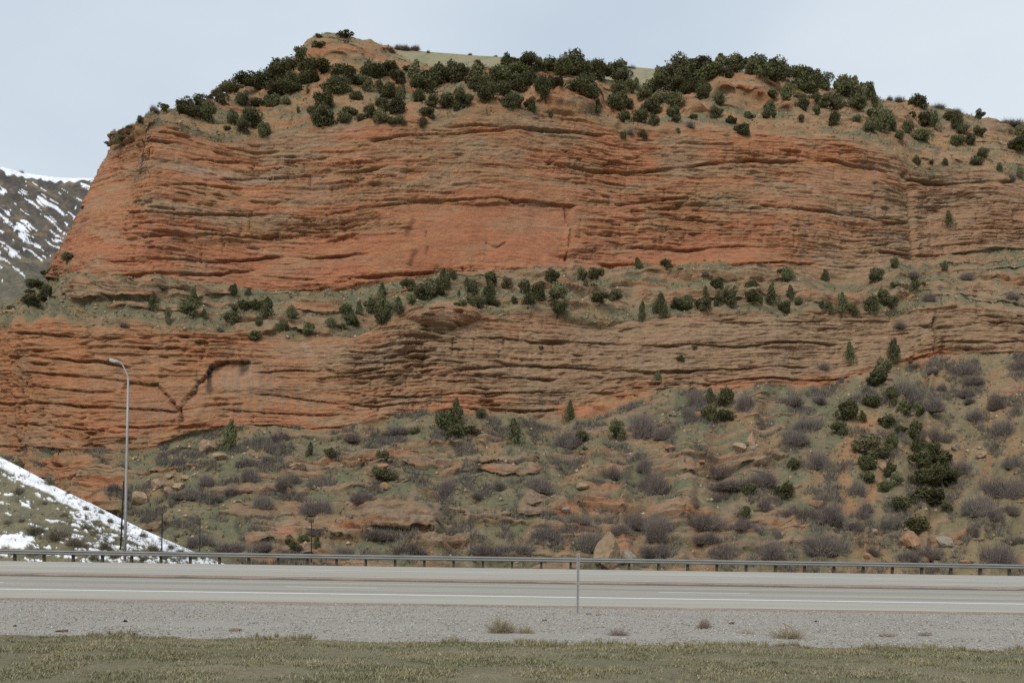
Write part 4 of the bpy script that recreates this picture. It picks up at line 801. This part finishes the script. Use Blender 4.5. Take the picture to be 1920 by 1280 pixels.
# street lamp
lp = pix(np.array([234.]), np.array([1050.]), 66.8)[0]; k_ = 66.8 / F
lamp = link('street_lamp', None, label='tall galvanised street lamp with curved arm behind the guardrail', category='street lamp'); lamp.location = (lp[0], lp[1], -.3); lamp.rotation_euler = (0, .004, 0)
m = MB(); H = (1050 - 705) * k_ + .3; m.tube([(0, 0, 0), (0, 0, H * .33), (0, 0, H * .66), (0, 0, H)], [.096, .086, .077, .066], 14); link('pole', m.mesh('lamp_pole', True), M['galv'], lamp)
m = MB(); m.box(-.24, .24, -.24, .24, 0, .06); m.tube([(0, 0, .06), (0, 0, .34)], [.20, .18], 12); link('base_plate', m.mesh('lamp_base'), M['galv'], lamp)
m = MB(); m.tube([(0, 0, H - .12), (-.04, 0, H + .12), (-.22, 0, H + .5), (-.40, 0, H + .82), (-.56, 0, H + .98), (-.74, 0, H + 1.05)], [.06, .055, .045, .04, .038, .036], 10); link('arm', m.mesh('lamp_arm', True), M['galv'], lamp)
m = MB(); hx = -.70
m.add([(hx + .05, -.09, H + 1.0), (hx + .05, .09, H + 1.0), (hx - .55, .17, H + 1.08), (hx - .55, -.17, H + 1.08), (hx + .05, -.06, H + 1.10), (hx + .05, .06, H + 1.10), (hx - .50, .12, H + 1.24), (hx - .50, -.12, H + 1.24), (hx - .62, 0, H + 1.14)],
      [(0, 1, 2, 3), (4, 7, 6, 5), (0, 4, 5, 1), (0, 3, 7, 4), (1, 5, 6, 2), (3, 8, 7), (7, 8, 6), (6, 8, 2), (2, 8, 3)])
hd = link('lamp_head', m.mesh('lamp_head'), M['galv'], lamp)
m = MB(); m.add([(hx - .10, -.10, H + 1.012), (hx - .10, .10, H + 1.012), (hx - .50, .13, H + 1.062), (hx - .50, -.13, H + 1.062), (hx - .2, -.07, H + .975), (hx - .2, .07, H + .975), (hx - .42, .08, H + 1.0), (hx - .42, -.08, H + 1.0)],
      [(4, 5, 6, 7), (0, 1, 5, 4), (1, 2, 6, 5), (2, 3, 7, 6), (3, 0, 4, 7)]); link('lens', m.mesh('lamp_lens'), M['lens'], hd)

# dark wooden poles behind the rail
def pole(xb, yb, xt, yt, D, rad, lab, cross=None, name='wooden_pole'):
    a, b = pix(np.array([xb, xt]), np.array([yb, yt]), D); o = link(name, None, label=lab, category='pole'); o.location = (a[0], a[1], a[2] - .6)
    m = MB(); top_ = (b[0] - a[0], 0, b[2] - a[2] + .6); m.tube([(0, 0, 0), (top_[0] * .5, 0.01, top_[2] * .5), top_], [rad, rad * .92, rad * .8], 8); link('shaft', m.mesh('pole_shaft', True), M['darkwood'], o)
    if cross:
        m = MB(); m.box(top_[0] - cross[0], top_[0] + cross[0], -rad * 1.6, -rad * 1.05, top_[2] - cross[1], top_[2] - .03); link('crosspiece', m.mesh('pole_crosspiece'), M['wood'], o)
pole(225, 1040, 232, 900, 72.0, .065, 'thin leaning dark pole just left of the street lamp')
pole(303, 1052, 304, 962, 72.5, .055, 'short dark pole on the snow right of the street lamp')
pole(374, 1046, 375, 972, 78.0, .04, 'faint thin pole in the brush at the end of the snow')
pole(584, 1040, 584, 972, 84.0, .05, 'dark post with a short crosspiece in the brush', (.22, .35))

# roadside marker post on the gravel
mk = pix(np.array([1083.]), np.array([1149.]), 22.3)[0]; post = link('marker_post', None, label='slim grey steel marker post standing alone on the gravel', category='post'); post.location = (mk[0], mk[1], -.03); post.rotation_euler = (0, -.004, 0)
U = [(-.032, 0), (-.026, -.004), (-.014, -.004), (-.009, .022), (.009, .022), (.014, -.004), (.026, -.004), (.032, 0), (.026, .003), (.017, .003), (.012, .028), (-.012, .028), (-.017, .003), (-.026, .003)]
m = MB(); n_ = len(U); V = [(x, y, z) for z in (-.4, 1.365) for x, y in U]; Fs = [(i, (i + 1) % n_, n_ + (i + 1) % n_, n_ + i) for i in range(n_)] + [tuple(range(n_ - 1, -1, -1)), tuple(range(n_, 2 * n_))]
m.add(V, Fs); link('channel', m.mesh('post_channel'), M['galv'], post)
m = MB()
for k in range(6): m.tube([(0, .020, 1.30 - k * .05), (0, .0155, 1.30 - k * .05)], .006, 8)
link('bolt_row', m.mesh('post_bolts'), M['darkwood'], post)

# weeds and litter on the gravel
def flatpt(x, y):
    xc = (x - 960) / F; yc = -(y - HY) / F; D = -CAMZ / (xc * sa + yc * ca); return pix(np.array([x]), np.array([y]), D)[0]
def weed(x, y, w, h, mat, lab, seed, n=260, spread=1.2):
    p = flatpt(x, y); D = p[1]; me = twig_mesh(seed, n, .010, spread); me.materials.append(M[mat]); o = link('dry_weed', me, None, label=lab, category='weed', group='dry weeds on the gravel')
    o.location = (p[0], p[1] + .1, -.01); o.scale = (w * D / F * 1.35, w * D / F * 1.1, h * D / F * 1.45)
weed(940, 1187, 66, 30, 'straw', 'largest dry straw weed clump on the gravel left of the marker post', 701, 420, 1.25)
weed(985, 1188, 40, 18, 'straw', 'low dry tuft at the right side of the largest weed', 702)
weed(1322, 1177, 36, 20, 'weedred', 'reddish dry weed on the gravel right of the marker post', 703)
weed(1480, 1196, 84, 20, 'straw', 'wide flattened dry weed under the two pale stalks', 704, 320, 1.4)
weed(1160, 1192, 46, 15, 'weedred', 'low reddish weed near the grass edge below the marker post', 705)
weed(1665, 1193, 42, 9, 'weedred', 'flat reddish weed on the gravel at right, left of another', 706, 200, 1.45)
weed(1738, 1191, 36, 8, 'weedred', 'rightmost flat reddish weed on the gravel', 707, 200, 1.45)
weed(1400, 1188, 46, 9, 'straw', 'faint low dry weed between the reddish weed and the pale stalks', 708, 120, 1.4)
for k, (xb, yb, xt, yt, xm, ym, lab) in enumerate([(1476, 1197, 1470, 1168, 1475, 1180, 'upright pale broken stalk in the flattened weed'), (1491, 1195, 1468, 1167, 1484, 1176, 'leaning pale broken stalk in the flattened weed')]):
    D = flatpt(xb, yb)[1]; q = pix(np.array([xb, xm, xt]), np.array([yb, ym, yt]), D); o = link('dry_stalk', None, label=lab, category='stalk', group='pale stalks'); o.location = q[0]
    m = MB(); m.tube([tuple(v - q[0]) for v in q], [.012, .010, .006], 6); me = m.mesh('stalk_stem'); link('stem', me, M['straw'], o)
    m = MB(); v = q[1] - q[0]; m.tube([tuple(v), tuple(v + np.array([.10, .02, .06]))], [.005, .003], 5); link('side_shoot', m.mesh('stalk_shoot'), M['straw'], o)
DARK, RED = (.06, .055, .05), (.29, .215, .17)
for k, (x, y, w, h, c, lab) in enumerate([(235,1165,8,6,DARK,'small dark stone on the gravel at left'),(115,1184,24,7,RED,'flat reddish clod near the grass edge at far left'),(442,1182,26,8,RED,'flat reddish clod near the grass edge, left of centre'),(1020,1163,11,4,DARK,'small dark scrap right of the largest weed'),
    (1372,1168,12,4,DARK,'dark scrap right of the reddish weed'),(1531,1164,9,3,DARK,'tiny dark scrap above the pale stalks'),(1104,1150,14,3,RED,'reddish dirt clod at the foot of the marker post'),(1122,1152,12,3,RED,'reddish dirt clod a step right of the marker post'),(28,1173,6,4,DARK,'tiny dark stone at the far left of the gravel'),(300,1186,9,4,GRB,'small grey stone on the gravel near the grass')]):
    p = flatpt(x, y); D = p[1]; o = link('roadside_stone', boulder_mesh(800 + k, 2, col=c), None, label=lab, category='stone'); o.location = (p[0], p[1], -.012); o.scale = (w * D / F, w * D / F * .7, max(h * D / F, .03)); o.rotation_euler = (0, 0, r.uniform(-.3, .3))

# ------------------------------------------------------------------ grass and gravel underfoot
def blade(seed):
    q = np.random.default_rng(seed); a = q.uniform(0, 6.283); s = np.array([-math.sin(a), math.cos(a), 0]) * .11; d = np.array([math.cos(a), math.sin(a), 0]) * q.uniform(.2, 1.1)
    b2 = q.uniform(-.4, .4, 3) * [1, 1, 0]; a2 = q.uniform(0, 6.283); s2 = np.array([-math.sin(a2), math.cos(a2), 0]) * .11; d2 = np.array([math.cos(a2), math.sin(a2), 0]) * q.uniform(.2, 1.1)
    V = np.array([-s, s, d + [0, 0, q.uniform(.5, 1)], b2 - s2, b2 + s2, b2 + d2 + [0, 0, q.uniform(.5, 1)]]); return V, np.arange(6).reshape(2, 3)
def gz(x, y): return np.interp(y, [6, 9, 12, 14, 15.0, 15.6, 16.5], [0, .02, .03, .03, .015, -.01, -.12]) + .03 * fbm(x / 1.3, y / 1.3, 3, 300)
n = 210000; yy = RNG.uniform(9.6, 15.9, n); xx = RNG.uniform(-1, 1, n) * (yy * .56 + .8)
edge_ = 15.2 + .6 * fbm(xx / 2.2, xx * 0 + 3.3, 3, 310) + .12 * pn(xx / .5, yy * 0 + 1.1, 311)
dens = sstep(-.35, .3, fbm(xx / 1.1, yy / .8, 4, 312)); kp = (yy < edge_) & (RNG.random(n) < .10 + .9 * dens); xx, yy = xx[kp], yy[kp]
tone = fbm(xx / 1.6, yy / 1.0, 3, 313)
gs = np.stack([xx, yy, gz(xx, yy)], -1)
def grass(sel, name, smin, smax, cols, lab): joined(name, gs[sel], [blade(k) for k in range(12)], smin, smax, cols, M['tuft'], lab)
grass(tone < .18, 'green_grass', .015, .06, [(.22, .212, .115), (.27, .25, .145), (.165, .165, .085), (.31, .275, .18)], 'short greenish grass in the foreground')
grass(tone >= .18, 'dry_grass', .02, .06, [(.34, .285, .175), (.28, .245, .14), (.37, .315, .205), (.24, .215, .115)], 'short dry straw-coloured grass in the foreground')
n = 2600; xx = RNG.uniform(-9.5, 9.5, n); cl_ = fbm(xx / 1.1, xx * 0 + 8.1, 2, 314); kp = cl_ + .25 * (xx > 0) > .12; xx = xx[kp]
yy = 15.15 + .3 * fbm(xx / 2.2, xx * 0 + 3.3, 3, 310) + RNG.normal(size=len(xx)) * .32
joined('edge_grass', np.stack([xx, yy, gz(xx, yy)], -1), [tuft(30 + k, 8, .06) for k in range(6)], .03, .12, [(.25, .22, .125), (.21, .195, .10), (.30, .25, .16)], M['tuft'], 'taller dry grass tufts along the gravel edge')
n = 30000; yy = RNG.uniform(15.0, 24.2, n); xx = RNG.uniform(-1, 1, n) * (yy * .56 + .8)
joined('gravel_stones', np.stack([xx, yy, np.zeros(n) + .004 + .02 * fbm(xx / 1.3, yy / 1.3, 3, 300)], -1), [pebble(40 + k) for k in range(5)], .012, .05, [(.43, .395, .34), (.35, .32, .28), (.52, .48, .42), (.25, .225, .19), (.40, .315, .25)], M['tuft'], 'loose grey gravel beside the highway', flat=.8)
